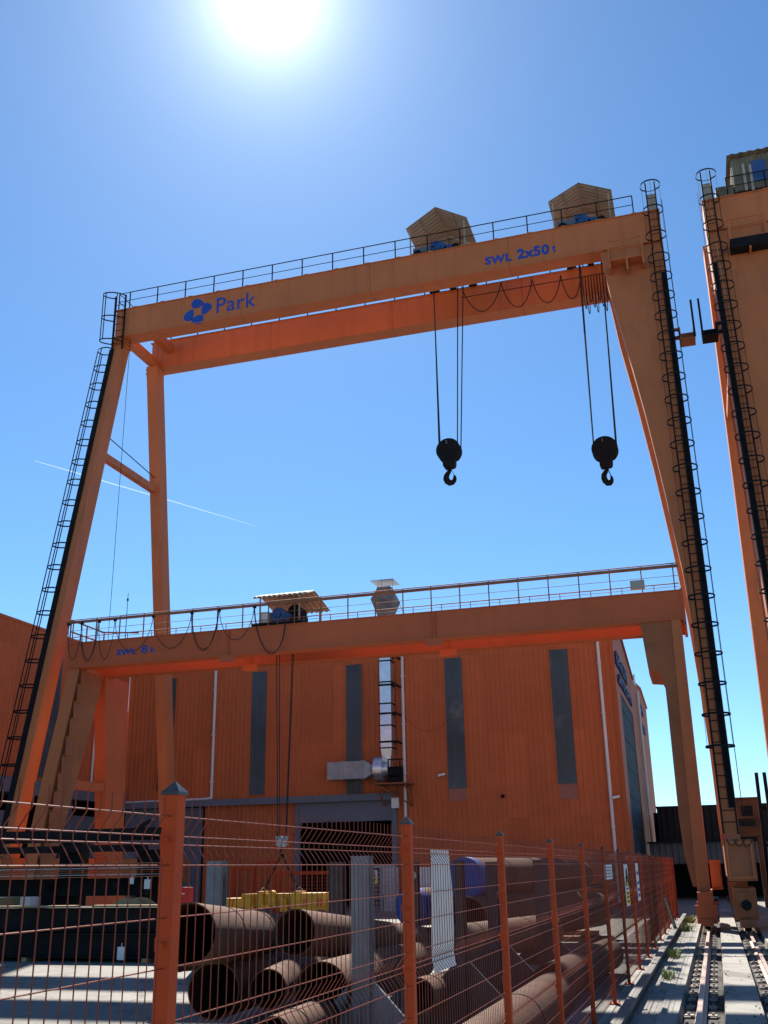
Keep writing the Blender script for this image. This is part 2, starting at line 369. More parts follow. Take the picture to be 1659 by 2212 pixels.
b = MB(); rnd = random.Random(3)
for i in range(420):
    x = rnd.choice((rnd.gauss(-1.05, .12), rnd.uniform(-1.6, 1.6), rnd.gauss(-.14, .1), rnd.gauss(.5, .2))); y = rnd.uniform(6, 40); r = rnd.uniform(.006, .022)
    z = -.115 if (-.62 < x < -.12 or .38 < x < .9) else (.012 if (-.09 < x < .35 or x > .93) else 0)
    b.loft([[(x+r*math.cos(a+i)*rnd.uniform(.6, 1.2), y+r*math.sin(a+i)*rnd.uniform(.6, 1.2), z-.002) for a in (0, 1.6, 3.1, 4.7)], [(x+r*.5*math.cos(a+i), y+r*.5*math.sin(a+i), z+r*.7) for a in (0, 1.6, 3.1, 4.7)]])
b.build("gravel", M['ballast'])["kind"] = "stuff"
# weeds in the joint beside the slab
def weed(x, y, s, n, label):
    b = MB()
    for _ in range(n):
        a = random.uniform(0, 6.28); l = s*random.uniform(.5, 1.1); t = random.uniform(.15, .8)
        d = Vector((math.cos(a)*t, math.sin(a)*t, 1)).normalized(); w = Vector((-math.sin(a), math.cos(a), 0))*s*.05
        p = Vector((x+random.gauss(0, s*.25), y+random.gauss(0, s*.6), 0)); m = p+d*l*.6; e = p+d*l+Vector((math.cos(a), math.sin(a), -.3))*l*.15
        b.add([p-w*.6, p+w*.6, m+w, m-w, e], [(0, 1, 2, 3), (3, 2, 4)])
    tag(b.build("weed", M['weed'], nrm=False), label, "weed", "weeds along the slab edge")
weed(-.98, 36, .28, 130, "pale green weeds nearest the small crane's bogie")
weed(-1.0, 31.5, .26, 130, "long pale weed patch along the slab edge before the bogie")
weed(-.98, 22.7, .22, 80, "small green weed on the slab edge beside the loose steel beam")
weed(-.95, 18.6, .2, 60, "dry brown weed tuft where the girder shadow begins on the slab edge")

# ------------------------------------------------------------------ ladders
def ladder(parent, p0, p1, side, out, w=.42, hoop=.38, step=.32, hstep=1.0, cage_from=2.2, hoops_to=None, mat=None):
    """p0 foot, p1 head (centre line); rungs along side; cage bulges towards out"""
    mat = mat or M['black']; p0 = Vector(p0); p1 = Vector(p1); side = Vector(side).normalized(); out = Vector(out).normalized()
    d = (p1-p0); Ln = d.length; d.normalize()
    b = MB()
    for s in (-1, 1): b.bar(p0+side*s*w/2, p1+side*s*w/2, .05, .07, out)
    k = int(Ln/step)
    for i in range(1, k): b.tube([p0+d*step*i-side*w/2, p0+d*step*i+side*w/2], .014, 5)
    lad = b.build("ladder", mat, parent)
    c = MB(); t = cage_from; tops = []
    while t < Ln+.01:
        o = p0+d*t; pts = [o+side*(-w/2)]
        for a in range(0, 13):
            an = math.pi*(1.18-1.36*a/12)
            pts.append(o+side*math.cos(an)*hoop+out*(.30+math.sin(an)*hoop*1.0))
        pts.append(o+side*w/2)
        for q0, q1 in zip(pts, pts[1:]): c.bar(q0, q1, .012, .055, d)
        t += hstep
    for an in (30, 90, 150):
        q = side*math.cos(R(an))*hoop+out*(.30+math.sin(R(an))*hoop)
        c.bar(p0+d*cage_from+q, p0+d*(cage_from+hstep*int((Ln-cage_from)/hstep))+q, .012, .04, out)
    cg = c.build("safety_cage", mat, lad)
    return lad

def handrail(parent, x0, x1, y, z, n, h=.86, mid=True, r=.019, mat=None, name="handrail", gaps=()):
    b = MB(); mat = mat or M['black']
    for i in range(n+1):
        x = x0+(x1-x0)*i/n; b.bar((x, y, z), (x, y, z+h), .045, .03)
    segs = [(x0, x1)]
    for a, e in segs:
        b.tube([(a, y, z+h), (e, y, z+h)], r+.004, 6); b.tube([(a, y, z+h*.52), (e, y, z+h*.52)], r-.003, 6)
    b.tube([(x0, y+.3, z+h*.28), (x1, y+.3, z+h*.25)], .007, 4)
    return b.build(name, mat, parent)

# ------------------------------------------------------------------ the tall gantry cranes
GZ0, GZ1 = 24.18, 25.57
def lean(z, s=.172): return (23.76-z)*s
def leanf(z): return (23.76-z)*.203
def gantry(T, base, label, group, mark):
    t = thing("gantry_crane", base, label, "gantry crane", group)
    X = T
    def bx(bm, x0, x1, y0, y1, z0, z1): a, e = sorted((X(x0), X(x1))); return bm.box(a, e, y0, y1, z0, z1)
    # main girders: web box + proud flange plates
    for y0 in (35.0, 38.2):
        b = MB(); bx(b, -22.9, .70, y0, y0+.70, GZ0+.03, GZ1-.035)
        bx(b, -22.98, .72, y0-.05, y0+.75, GZ1-.035, GZ1); bx(b, -22.6, -1.47, y0-.04, y0+.74, GZ0, GZ0+.03)
        for i in range(17): x = -22+i*1.36; bx(b, x-.1, x+.1, y0-.02, y0+.02, GZ1+.001, GZ1+.05)
        b.build("girder", M['girder'], t)
    # rigid legs (wide plate boxes, tapered towards the rail) and slim legs, front and rear leaning apart
    inner = [(GZ0-.001, -1.66), (21.84, -1.40), (19.2, -.98), (16.5, -.61), (13.5, -.27), (10.5, .01), (8.0, .15), (5.66, .236), (2.3, .26)]
    for sgn in (-1, 1):
        rings = []; rs = []
        for z, xi in inner:
            th = .70
            yf = (35.0-leanf(z)) if sgn < 0 else (38.2+lean(z)); ya, yb = yf, yf+th
            xa, xb = sorted((X(xi), X(.70)))
            rings.append([(xa, ya, z), (xb, ya, z), (xb, yb, z), (xa, yb, z)])
        lg = MB().loft(rings).build("leg", M['crane'], t)
        rings = []
        for z, w0, w1 in ((GZ0-.001, -22.96, -22.55), (12, -22.95, -22.58), (2.3, -22.93, -22.6)):
            th = .68
            if sgn > 0: w1 += .12
            yf = (35.0-leanf(z)) if sgn < 0 else (37.95+lean(z))
            xa, xb = sorted((X(w0), X(w1)))
            rings.append([(xa, yf, z), (xb, yf, z), (xb, yf+th, z), (xa, yf+th, z)])
        MB().loft(rings).build("leg", M['crane'], t)
        b = MB()                                            # flange collars under the girder
        y0 = 34.96 if sgn < 0 else 37.95
        bx(b, -23.02, -22.48, y0, y0+.8, GZ0-.16, GZ0-.10); bx(b, -23.02, -22.48, y0-(.04 if sgn < 0 else 0), y0+.8, GZ0-.34, GZ0-.28)
        b.build("leg_flange", M['crane'], t)
    # end ties between the girders, struts between the legs
    for x0, x1, z0, z1 in ((-22.85, -22.5, GZ0+.02, GZ0+.4), (-22.1, -21.75, GZ1-.7, GZ1-.3), (.1, .5, GZ0+.1, GZ0+.6)):
        b = MB(); bx(b, x0, x1, 35.7, 38.2, z0, z1); b.build("end_tie", M['crane'], t)
    for x0, x1 in ((-22.9, -22.62), (.34, .64)):
        b = MB(); z = 18.2; bx(b, x0, x1, 35-leanf(z)+.62, 38.0+lean(z), z, z+.3); b.build("leg_strut", M['crane'], t)
    # sill beams and bogies
    for xc in (-22.75, .62):
        b = MB(); bx(b, xc-.34, xc+.34, 30.2, 43.3, 1.35, 2.3)
        bx(b, xc-.38, xc+.38, 30.15, 30.2, 1.3, 2.35)
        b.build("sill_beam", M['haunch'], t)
        for y0 in (30.5, 40.7):
            b = MB(); bx(b, xc-.3, xc+.3, y0, y0+2.3, .32, 1.12); bx(b, xc-.22, xc+.22, y0-.06, y0, .4, 1.0)
            bx(b, xc-.14, xc+.14, y0+.9, y0+1.4, 1.12, 1.35); bx(b, xc-.2, xc+.2, y0-.14, y0-.05, .14, .34)
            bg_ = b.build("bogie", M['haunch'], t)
            for dy in (.5, 1.8):
                a, e = sorted((X(xc-.09), X(xc+.09)))
                MB().cyl((a, y0+dy, .35), (e, y0+dy, .35), .325, 24).build("wheel", M['black'], bg_)
    for xc, w in ((.62, .34), (-22.75, .34)):
        b = MB(); y = 30.15
        bx(b, xc-w, xc+w, y-.03, y, 2.22, 2.3); bx(b, xc-w, xc+w, y-.03, y, 1.35, 1.42); bx(b, xc-w, xc-w+.06, y-.03, y, 1.42, 2.22); bx(b, xc+w-.06, xc+w, y-.03, y, 1.42, 2.22)
        for q in range(5): b.cyl((X(xc-.24+.12*q), y-.05, 2.26), (X(xc-.24+.12*q), y-.03, 2.26), .02, 6); b.cyl((X(xc-.24+.12*q), y-.05, 1.385), (X(xc-.24+.12*q), y-.03, 1.385), .02, 6)
        b.build("end_plate", M['crane'], t)
        b = MB()
        for q in range(3): b.tube([(X(xc-.3+.2*q), y-.06, 2.36), (X(xc-.22+.2*q), y-.1, 2.22-.04*q), (X(xc-.12+.2*q), y-.1, 2.2), (X(xc-.02+.2*q), y-.06, 2.36)], .014, 5)
        b.build("cable", M['rope'], t)
        b = MB(); b.cyl((X(xc), y-.5, .72), (X(xc), y+.3, .72), .09, 14); b.cyl((X(xc), y-.56, .72), (X(xc), y-.5, .72), .13, 16); b.build("buffer", M['black'], t)
        b = MB(); b.cyl((X(xc-.36), y+.1, 2.35), (X(xc-.36), y+.1, 2.5), .05, 12); b.build("warning_lamp", M['redstripe'], t)
    # handrails along both girders
    handrail(t, X(-22.3), X(-.25), 35.04, GZ1, 16, name="handrail", mat=M['black'])
    handrail(t, X(-22.3), X(.2), 38.85, GZ1, 16, name="handrail", mat=M['black'])
    b = MB()                                                # end rail on the slim-leg side
    for y in (35.05, 37, 38.85): b.bar((X(-22.85), y, GZ1), (X(-22.85), y, GZ1+.86), .04, .04)
    for z in (.45, .86): b.tube([(X(-22.85), 35.05, GZ1+z), (X(-22.85), 38.85, GZ1+z)], .018, 6); b.tube([(X(-22.85), 35.05, GZ1+z), (X(-22.3), 35.05, GZ1+z)], .018, 6)
    b.build("handrail", M['black'], t)
    # trolley rails
    b = MB()
    for y in (35.35, 38.55): bx(b, -22.4, .2, y-.03, y+.03, GZ1, GZ1+.09)
    b.build("trolley_rail", M['rail'], t)
    # ladders: rigid leg (to the girder top) and slim leg
    zf = 2.5; yb = lambda z: 35-leanf(z)-.13
    ladder(t, (X(.47), yb(zf), zf), (X(.47), yb(23.8), 23.8), (1, 0, 0), (0, -1, 0), w=.38, hoop=.40, cage_from=2.4, hstep=.93)
    ladder(t, (X(.47), 34.87, 23.8), (X(.47), 34.87, 26.75), (1, 0, 0), (0, -1, 0), w=.34, hoop=.38, cage_from=.35, hstep=1.12)
    b = MB(); rings = []
    for z in (22.6, 3.2):
        rings.append([(X(.50), yb(z)+.05, z), (X(.69), yb(z)+.05, z), (X(.69), yb(z)+.13, z), (X(.50), yb(z)+.13, z)])
    b.loft(rings).build("cable_tray", M['black'], t)
    b = MB(); pts = [(X(.84), yb(z)-.35+.03*math.sin(z), z) for z in (26, 24, 21, 18, 15, 12, 9, 6, 4, 3)]
    b.tube(pts, .011, 5).build("cable", M['rope'], t)
    sy = 1 if X(1) > X(0) else -1
    ladder(t, (X(-23.08), 35-leanf(zf)+.22, zf), (X(-23.08), 35-leanf(24.3)+.22, 24.3), (.5*sy, -.87, 0), (-.95*sy, -.3, 0), w=.40, hoop=.36, cage_from=2.0, hstep=.98)
    ladder(t, (X(-22.66), 34.86, 23.5), (X(-22.66), 34.86, 26.2), (1, 0, 0), (-.55, -.83, 0), w=.5, hoop=.4, cage_from=.3, hstep=1.15)
    b = MB(); rings = []
    for z in (23.6, 2.6):
        yy = 35-leanf(z); rings.append([(X(-23.06), yy-.06, z), (X(-22.86), yy-.06, z), (X(-22.86), yy+.03, z), (X(-23.06), yy+.03, z)])
    b.loft(rings).build("cable_tray", M['black'], t)
    b = MB(); b.tube([(X(-22.3), 35.3, GZ0), (X(-22.3), 35.3, 3)], .011, 5); b.build("cable", M['rope'], t)
    b = MB(); b.tube([(X(-22.7), 35-leanf(19.3)+.6, 19.3), (X(-22.7), 38.0+lean(18.9), 18.9)], .022, 6); b.build("stay", M['black'], t)
    # service platform under the girder at the rigid leg, bracket landing, electrical box
    b = MB(); bx(b, -1.35, -.05, 34.35, 34.97, 23.28, 23.33)
    bx(b, -1.35, -1.28, 34.35, 34.97, 22.95, 23.28); bx(b, -.72, -.65, 34.35, 34.97, 22.8, 23.28); bx(b, -.12, -.05, 34.35, 34.97, 22.95, 23.28)
    for x in (-1.33, -.07): b.bar((X(x), 34.37, 23.3), (X(x), 34.37, 24.15), .05, .05); b.bar((X(x), 34.95, 23.3), (X(x), 34.95, 24.15), .05, .05)
    for z in (23.75, 24.13): b.bar((X(-1.33), 34.37, z), (X(-.07), 34.37, z), .04, .04)
    pf = b.build("service_platform", M['crane'], t)
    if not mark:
        b = MB(); bx(b, -1.75, -.02, 34.3, 34.98, 22.9, 23.27); b.build("platform_underside", M['black'], pf)  # black box added below the floor to make the platform's underside dark
    b = MB(); y = 35-leanf(19.6)-.05
    bx(b, .84, 1.38, y-.1, y+.55, 19.38, 19.42); bx(b, .70, .9, y, y+.08, 19.45, 19.58); bx(b, .70, .9, y, y+.08, 19.80, 19.9)
    bx(b, .84, 1.38, y+.45, y+.55, 19.42, 19.88); bx(b, .84, .9, y-.1, y+.45, 19.42, 19.86); bx(b, 1.34, 1.38, y-.1, y+.55, 19.42, 19.9)
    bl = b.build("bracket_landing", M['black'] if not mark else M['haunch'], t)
    b = MB(); b.bar((X(1.37), y-.14, 19.4), (X(1.37), y-.14, 20.85), .07, .08); b.build("bracket_post", M['black'], bl)
    b = MB(); bx(b, .28, .62, 35.2, 35.5, GZ1+.002, 26.45); b.build("cabinet", M['sheet'], t)
    return t

big = gantry(lambda x: x, (-11, 36.5, 0), "tall orange gantry crane lettered SWL 2x50 t, spanning the whole yard", None, True)
# lettering and emblem on the front girder
def petal(cx, cz, ang, l, w):
    pts = []
    for i in range(26):
        a = 2*math.pi*i/26; rr = math.cos(a); x = l*.5*rr; y = w*.5*math.sin(a)*(1-.42*rr)*(1.0 if rr < .6 else 1.02)
        pts.append((cx+x*math.cos(ang)-y*math.sin(ang), cz+x*math.sin(ang)+y*math.cos(ang)))
    return pts
b = MB(); EC = (-18.86, 24.72)
for (dx, dz, an) in ((-.02, .44, R(-8)), (.38, .10, R(-122)), (-.01, -.36, R(172)), (-.40, -.06, R(58))):
    pts = petal(EC[0]+dx, EC[1]+dz, an, .60, .44); b.prism(pts, 'y', 34.99, 34.997)
b.build("emblem", M['blue'], big)
text_on_y("lettering", "Park", .74, -17.97, -16.13, 24.51, 34.998, M['blue'], big, .004)
text_on_y("lettering", "SWL", .37, -6.15, -5.08, 24.47, 34.998, M['blue'], big, .045, 1.12)
text_on_y("lettering", "2x50", .47, -4.86, -3.58, 24.47, 34.998, M['blue'], big, .045, 1.1)
text_on_y("lettering", "t", .34, -3.47, -3.33, 24.50, 34.998, M['blue'], big, .03)

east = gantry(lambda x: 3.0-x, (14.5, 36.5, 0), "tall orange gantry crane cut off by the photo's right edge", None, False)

# ------------------------------------------------------------------ hoist trolleys on the tall cranes
def roof_shed(b, x0, x1, y0, y1, ze, zr, pitch=.22, dep=.04):
    """gable roof, ridge along Y, corrugations running down the slope (two skins, 12 mm thick)"""
    xm = (x0+x1)/2; n = int((y1-y0)/pitch)
    for xa, za, xb, zb in ((x0, ze, xm, zr), (xm, zr, x1, ze)):
        vs = []; fs = []
        for i in range(2*n+1):
            y = y0+(y1-y0)*i/(2*n); dz = dep if i % 2 else 0
            vs += [(xa, y, za+dz), (xb, y, zb+dz), (xa, y, za+dz+.012), (xb, y, zb+dz+.012)]
            if i: o = 4*i; fs += [(o-4, o, o+1, o-3), (o-2, o-1, o+3, o+2)]
        fs += [(0, 1, 3, 2), (8*n, 8*n+2, 8*n+3, 8*n+1)]
        for i in range(1, 2*n+1): o = 4*i; fs += [(o-4, o-2, o+2, o), (o-3, o+1, o+3, o-1)]
        b.add(vs, fs)
def trolley(x0, x1, ze, zr, label, group, yb=37.75, y0=35.4):
    xm = (x0+x1)/2
    t = thing("hoist_trolley", (xm, 37, GZ1+.1), label, "hoist trolley", group)
    b = MB()
    for y in (35.2, 38.4): b.box(x0+.25, x1-.2, y, y+.3, GZ1+.02, GZ1+.2)
    for x in (x0+.3, xm-.1, x1-.5): b.box(x, x+.25, 35.65, 38.4, GZ1+.0, GZ1+.20)
    for x in (x0+.5, x1-.5):
        for y in (35.35, 38.55): b.cyl((x, y-.05, GZ1+.25), (x, y+.05, GZ1+.25), .17, 16)
    b.build("frame", M['black'], t)
    b = MB(); roof_shed(b, x0, x1, y0, yb, ze, zr); b.build("roof", M['sheet'], t)
    corr_y(x0+.06, x1-.06, GZ1+.02, ze, yb-.12, .26, .05, -1, lambda x: ze-.03+(zr-ze)*(1-abs(x-xm)/((x1-x0)/2))).build("back_wall", M['sheet'], t)
    for x in (x0+.15, xm, x1-.15):
        for y in (y0+.15, yb-.2):
            if x == xm and y < 36: continue
            b = MB(); b.bar((x, y, GZ1+.05), (x, y, ze-.02 if x != xm else zr-.03), .05, .05); b.build("post", M['sheet'], t)
    for q in (.5,):
        b = MB(); b.bar((x0+(xm-x0)*q, y0+.1, ze-.02+(zr-ze)*q), (x0+(xm-x0)*q, yb-.1, ze-.02+(zr-ze)*q), .04, .04); b.build("purlin", M['sheet'], t)
        b = MB(); b.bar((x1+(xm-x1)*q, y0+.1, ze-.02+(zr-ze)*q), (x1+(xm-x1)*q, yb-.1, ze-.02+(zr-ze)*q), .04, .04); b.build("purlin", M['sheet'], t)
    b = MB(); b.cyl((xm-.05, 35.8, GZ1+.66), (xm-.05, 36.5, GZ1+.66), .36, 24); b.box(xm-.42, xm+.4, 35.75, 36.5, GZ1+.2, GZ1+.5); b.cyl((xm+.42, 35.8, GZ1+.55), (xm+.42, 36.5, GZ1+.55), .22, 20); b.box(xm-.3, xm-.1, 35.7, 35.8, GZ1+.75, GZ1+.95)
    b.cyl((xm-.05, 35.72, GZ1+.66), (xm-.05, 35.8, GZ1+.66), .12, 16)
    b.build("motor", M['motor'], t, True)
    b = MB(); b.cyl((x0+.6, 37.4, GZ1+.5), (x1-.6, 37.4, GZ1+.5), .34, 28); b.build("rope_drum", M['black'], t, True)
    b = MB(); b.box(x0+.28, x0+1.0, 35.45, 35.9, GZ1+.12, GZ1+.62); b.build("cabinet", M['steelgrey'], t)
    return t
trolley(-9.52, -6.9, 27.18, 27.98, "cream roofed hoist trolley nearer the middle of the tall crane's girders", "hoist trolleys on the tall crane")
trolley(-3.52, -1.0, 27.15, 27.78, "cream roofed hoist trolley at the ladder end of the tall crane's girders", "hoist trolleys on the tall crane")
# boxy cabin on the second crane
t = thing("hoist_trolley", (5.4, 37, GZ1+.1), "weathered flat roofed hoist cabin on the second crane at the right edge", "hoist trolley")
corr_y(3.55, 7.3, GZ1+.3, 27.35, 35.25, .2, .03, -1).build("front_wall", M['cabin'], t)
corr_x(35.25, 38.9, GZ1+.3, 27.35, 3.55, .2, .03, -1).build("side_wall", M['cabin'], t)
b = MB(); 
n = 26
vs = []; fs = []
for i in range(2*n+1):
    x = 3.4+4.1*i/(2*n); dz = .035 if (i//2) % 2 else 0
    vs += [(x, 35.0, 27.36+dz), (x, 39.1, 27.46+dz), (x, 35.0, 27.385+dz), (x, 39.1, 27.485+dz)]
    if i: o = 4*i; fs += [(o-4, o, o+1, o-3), (o-2, o-1, o+3, o+2), (o-4, o-2, o+2, o), (o-3, o+1, o+3, o-1)]
b.add(vs, fs).build("roof", M['cabin'], t)
b = MB(); b.box(4.25, 4.75, 35.18, 35.21, 26.15, 27.05); b.box(5.0, 5.5, 35.18, 35.21, 26.1, 26.8); b.build("window", M['motor'], t)
b = MB(); b.box(3.9, 4.0, 35.16, 35.2, 25.8, 27.0); b.box(4.14, 4.24, 35.16, 35.2, 25.75, 26.9); b.build("jamb", M['sheet'], t)
b = MB(); b.box(2.85, 3.5, 35.3, 35.7, GZ1+.1, 26.25); b.build("cabinet", M['cabin'], t)
b = MB(); b.box(3.5, 7.3, 35.35, 38.8, GZ1+.12, GZ1+.32); b.build("frame", M['black'], t)

# hook blocks
def hook_block(c, tops, num, turn, label):
    c = Vector(c); t = thing("hook_block", c, label, "hook block", "hook blocks under the tall crane")
    r = .49
    b = MB()
    prof = [(math.cos(a)*r, math.sin(a)*r) for a in [R(-52+ (284)*i/40) for i in range(41)]]
    for y in (-.2, .12): b.prism([(c.x+x, c.z+z) for x, z in prof], 'y', c.y+y, c.y+y+.08)
    b.cyl((c.x, c.y-.1, c.z), (c.x, c.y+.1, c.z), r*.93, 40); b.cyl((c.x, c.y-.24, c.z), (c.x, c.y+.24, c.z), .12, 20)
    b.build("sheave_housing", M['black'], t)
    b = MB(); w = .235
    b.prism([(c.x-w-.02, c.z-.34), (c.x+w+.02, c.z-.34), (c.x+w, c.z-.62), (c.x+w-.05, c.z-.7), (c.x+.08, c.z-.72), (c.x-w+.06, c.z-.73), (c.x-w, c.z-.66)], 'y', c.y-.18, c.y+.18)
    b.cyl((c.x, c.y, c.z-.8), (c.x, c.y, c.z-.65), .075, 16)
    b.build("crosshead", M['black'], t)
    # hook: swept centre line, thick at the saddle
    b = MB(); pts = []; ra = []
    cl = [(0, -.70, .07), (0, -.80, .075), (-.035, -.88, .085), (-.10, -.96, .10), (-.15, -1.06, .115), (-.155, -1.17, .125), (-.11, -1.28, .13), (-.02, -1.345, .13), (.08, -1.33, .118), (.155, -1.26, .095), (.185, -1.16, .075), (.175, -1.07, .05), (.155, -1.02, .02)]
    rings = []; q = [Vector((x*math.cos(turn), x*math.sin(turn), z)) for x, z, _ in cl]
    nrm = Vector((-math.sin(turn), math.cos(turn), 0))
    for i, (p, (_, _, rr)) in enumerate(zip(q, cl)):
        d = (q[min(i+1, len(q)-1)]-q[max(i-1, 0)]).normalized(); a = d.cross(nrm).normalized()
        rings.append([c+p+a*math.cos(2*math.pi*j/14)*rr+nrm*math.sin(2*math.pi*j/14)*rr*.62 for j in range(14)])
    b.loft(rings); b.build("hook", M['black'], t, True)
    lt = MB(); e = Vector((math.cos(turn), math.sin(turn), 0)); lt.bar(c+e*.06+Vector((0, 0, -.78)), c+e*.165+Vector((0, 0, -1.06)), .03, .018); lt.build("safety_latch", M['black'], t)
    for (tx, ty), (bx_, by) in tops:
        b = MB(); b.cyl((tx, c.y+ty, GZ1+.5), (c.x+bx_, c.y+by, c.z+.05), .026, 6); b.build("rope", M['rope'], t)
    vs, fs = text_mesh(num, .19); b = MB(); b.add([(c.x-.1+v.x, c.y-.206-v.z, c.z+.27+v.y) for v in vs], fs); b.build("number", M['galv'], t, nrm=False)
    return t
def rx(px, py, Y=36.8): return aty(*zh(px, py), Y).x
hook_block((-8.35, 36.8, 17.44), [((-8.75, .1), (-.43, .1)), ((-8.72, -.1), (-.34, -.08)), ((-7.62, -.1), (.36, -.08)), ((-7.42, .1), (.46, .1))], "2", R(8), "black hook block painted 2, hanging from the middle trolley")
hook_block((-2.29, 36.8, 16.66), [((-2.62, .1), (-.42, .1)), ((-2.56, -.1), (-.40, -.1)), ((-1.72, .1), (.44, .1)), ((-1.70, -.1), (.42, -.1))], "1", R(38), "black hook block painted 1, hanging nearest the ladder leg")
# festoon cable of the tall crane
b = MB(); Yf = 37.3
pk = [aty(*zh(x, y), Yf) for x, y in ((410, 160), (670, 130), (875, 110), (1065, 85), (1200, 60))]
sg = [aty(*zh(x, y), Yf) for x, y in ((540, 325), (775, 297), (975, 268), (1150, 240))]
for k in range(4):
    a, e, m = pk[k], pk[k+1], sg[k]; pts = []
    for i in range(25):
        u = i/24; base = a.lerp(e, u); sag = (4*u*(1-u))**.8 * ((a.z+e.z)/2-m.z); pts.append((base.x, Yf, base.z-sag))
    b.tube(pts, .022, 6)
xa, xe = aty(*zh(1205, 60), Yf).x, aty(*zh(1375, 30), Yf).x
for k in range(9):
    u0_, u1_ = xa+(xe-xa)*k/9, xa+(xe-xa)*(k+1)/9; pts = []
    for i in range(17):
        u = i/16; pts.append((u0_+(u1_-u0_)*u, Yf, 24.6-(1.5+.3*math.sin(k*2.1))*(4*u*(1-u))**.35))
    b.tube(pts, .018, 6)
b.tube([(pk[0].x-.05, Yf, 24.6), (xe+.1, Yf, 24.6)], .02, 6)
tag(b.build("festoon_cable", M['rope'], None, True), "black festoon cable hanging in loops between the tall crane's girders", "cable")

# ------------------------------------------------------------------ the small gantry crane
t8 = thing("gantry_crane", (-11, 33.4, 0), "small orange gantry crane lettered SWL 8t. standing inside the tall crane", "gantry crane")
C8 = M['crane_small']
for y0, nm in ((32.3, 0), (34.2, 1)):
    b = MB(); b.box(-22.1, -.14, y0, y0+.45, 8.93, 9.82); b.box(-22.12, -.12, y0-.04, y0+.5, 9.82, 9.85); b.box(-22.0, -.12, y0-.04, y0+.49, 8.90, 8.93)
    b.box(-.14, -.05, y0-.06, y0+.5, 8.82, 9.88)
    for xs in (-15.55, -8.07):
        b.box(xs-.02, xs+.02, y0-.06, y0, 8.93, 9.82); 
        for k in range(9): b.cyl((xs-.09, y0-.02, 9.02+k*.09), (xs-.09, y0, 9.02+k*.09), .018, 6); b.cyl((xs+.09, y0-.02, 9.02+k*.09), (xs+.09, y0, 9.02+k*.09), .018, 6)
        b.box(xs-.3, xs+.3, y0-.05, y0-.03, 8.68, 8.93)
    b.build("girder", C8, t8)
text_on_y("lettering", "SWL", .225, -20.0, -19.2, 9.235, 32.296, M['blue'], t8, .045, 1.15)
text_on_y("lettering", "8", .30, -19.0, -18.74, 9.235, 32.296, M['blue'], t8, .025)
text_on_y("lettering", "t.", .2, -18.65, -18.4, 9.25, 32.296, M['blue'], t8, .045, 1.2)
for q in ((-22.0, -21.75, 32.75, 34.2, 9.3, 9.6), (-.5, -.2, 32.75, 34.2, 9.1, 9.6)): MB().box(*q).build("end_tie", C8, t8)
# rigid legs on the right: narrow column with a wide haunched web plate
HT = [[(-1.45, 8.90), (-1.33, 7.46), (-1.20, 7.45), (-1.05, 7.38), (-.94, 7.18), (-.89, 6.85)], [(-1.50, 8.90), (-1.40, 7.6), (-1.345, 7.33), (-1.0, 7.29), (-.92, 7.1), (-.89, 6.85)]]
HP = [(-.885, 6.1), (-.90, 3.1), (-.86, 2.0), (-.72, 1.15), (-.56, 1.1), (-.56, 3.1), (-.50, 8.90)]
for y0 in (32.28, 34.2):
    b = MB(); b.prism([(-.60, .95), (-.26, .95), (-.24, 3.1), (-.22, 8.9), (-.50, 8.9), (-.585, 3.1)], 'y', y0, y0+.5)
    lg = b.build("leg", M['crane'], t8)
    b = MB(); b.prism(HT[0 if y0 < 33 else 1]+HP[:-1]+[(-.505, 8.9)], 'y', y0+.06, y0+.42)
    for z in (8.15, 7.4, 6.3, 5.3, 4.3, 3.3, 2.3): 
        xx = -1.36+(8.9-z)*.06 if z > 7.6 else (-1.2 if z > 7.2 else -.87); b.box(xx, -.6, y0+.048, y0+.06, z-.02, z+.02)
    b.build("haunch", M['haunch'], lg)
# slim legs on the left leaning apart
for sgn in (-1, 1):
    if sgn < 0: rings = [[(-22.03, a, z), (-21.55, a, z), (-21.55, e, z), (-22.03, e, z)] for z, a, e in ((8.9, 32.36, 34.0), (7.17, 31.97, 33.5), (4.98, 31.41, 32.75), (3.2, 31.0, 32.0), (1.1, 30.65, 31.5))]
    else: rings = [[(-22.03, a, z), (-21.55, a, z), (-21.55, e, z), (-22.03, e, z)] for z, a, e in ((8.9, 34.15, 35.85), (7.1, 34.35, 35.95), (4.6, 34.75, 36.1), (1.1, 35.2, 36.3))]
    b = MB().loft(rings)
    lg = b.build("leg", M['crane'] if sgn < 0 else C8, t8)
    if sgn < 0:
        g = MB(); nu, nv = 14, 240; vs = []; fs = []
        for jv in range(nv+1):
            z = 8.85-(8.85-1.3)*jv/nv; yf = 32.36-(8.9-z)*.229; yb_ = 34.0-(8.9-z)*.325
            for iu in range(nu+1):
                u = iu/nu; ph = abs(math.sin(math.pi*(8.9-z)/.64)); fr = ((8.9-z)/.64) % 1; d = .015+.17*(fr*.7+.3 if fr < .93 else (1-fr)/.07*.95)*math.exp(-u*2.6)
                vs.append((-21.545+d, yf+(yb_-yf)*u, z))
        for jv in range(nv):
            for iu in range(nu): o = jv*(nu+1)+iu; fs.append((o, o+1, o+nu+2, o+nu+1))
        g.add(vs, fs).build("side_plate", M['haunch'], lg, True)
b = MB(); b.box(-21.98, -21.62, 32.5, 34.8, 4.66, 4.95); b.build("leg_strut", C8, t8)
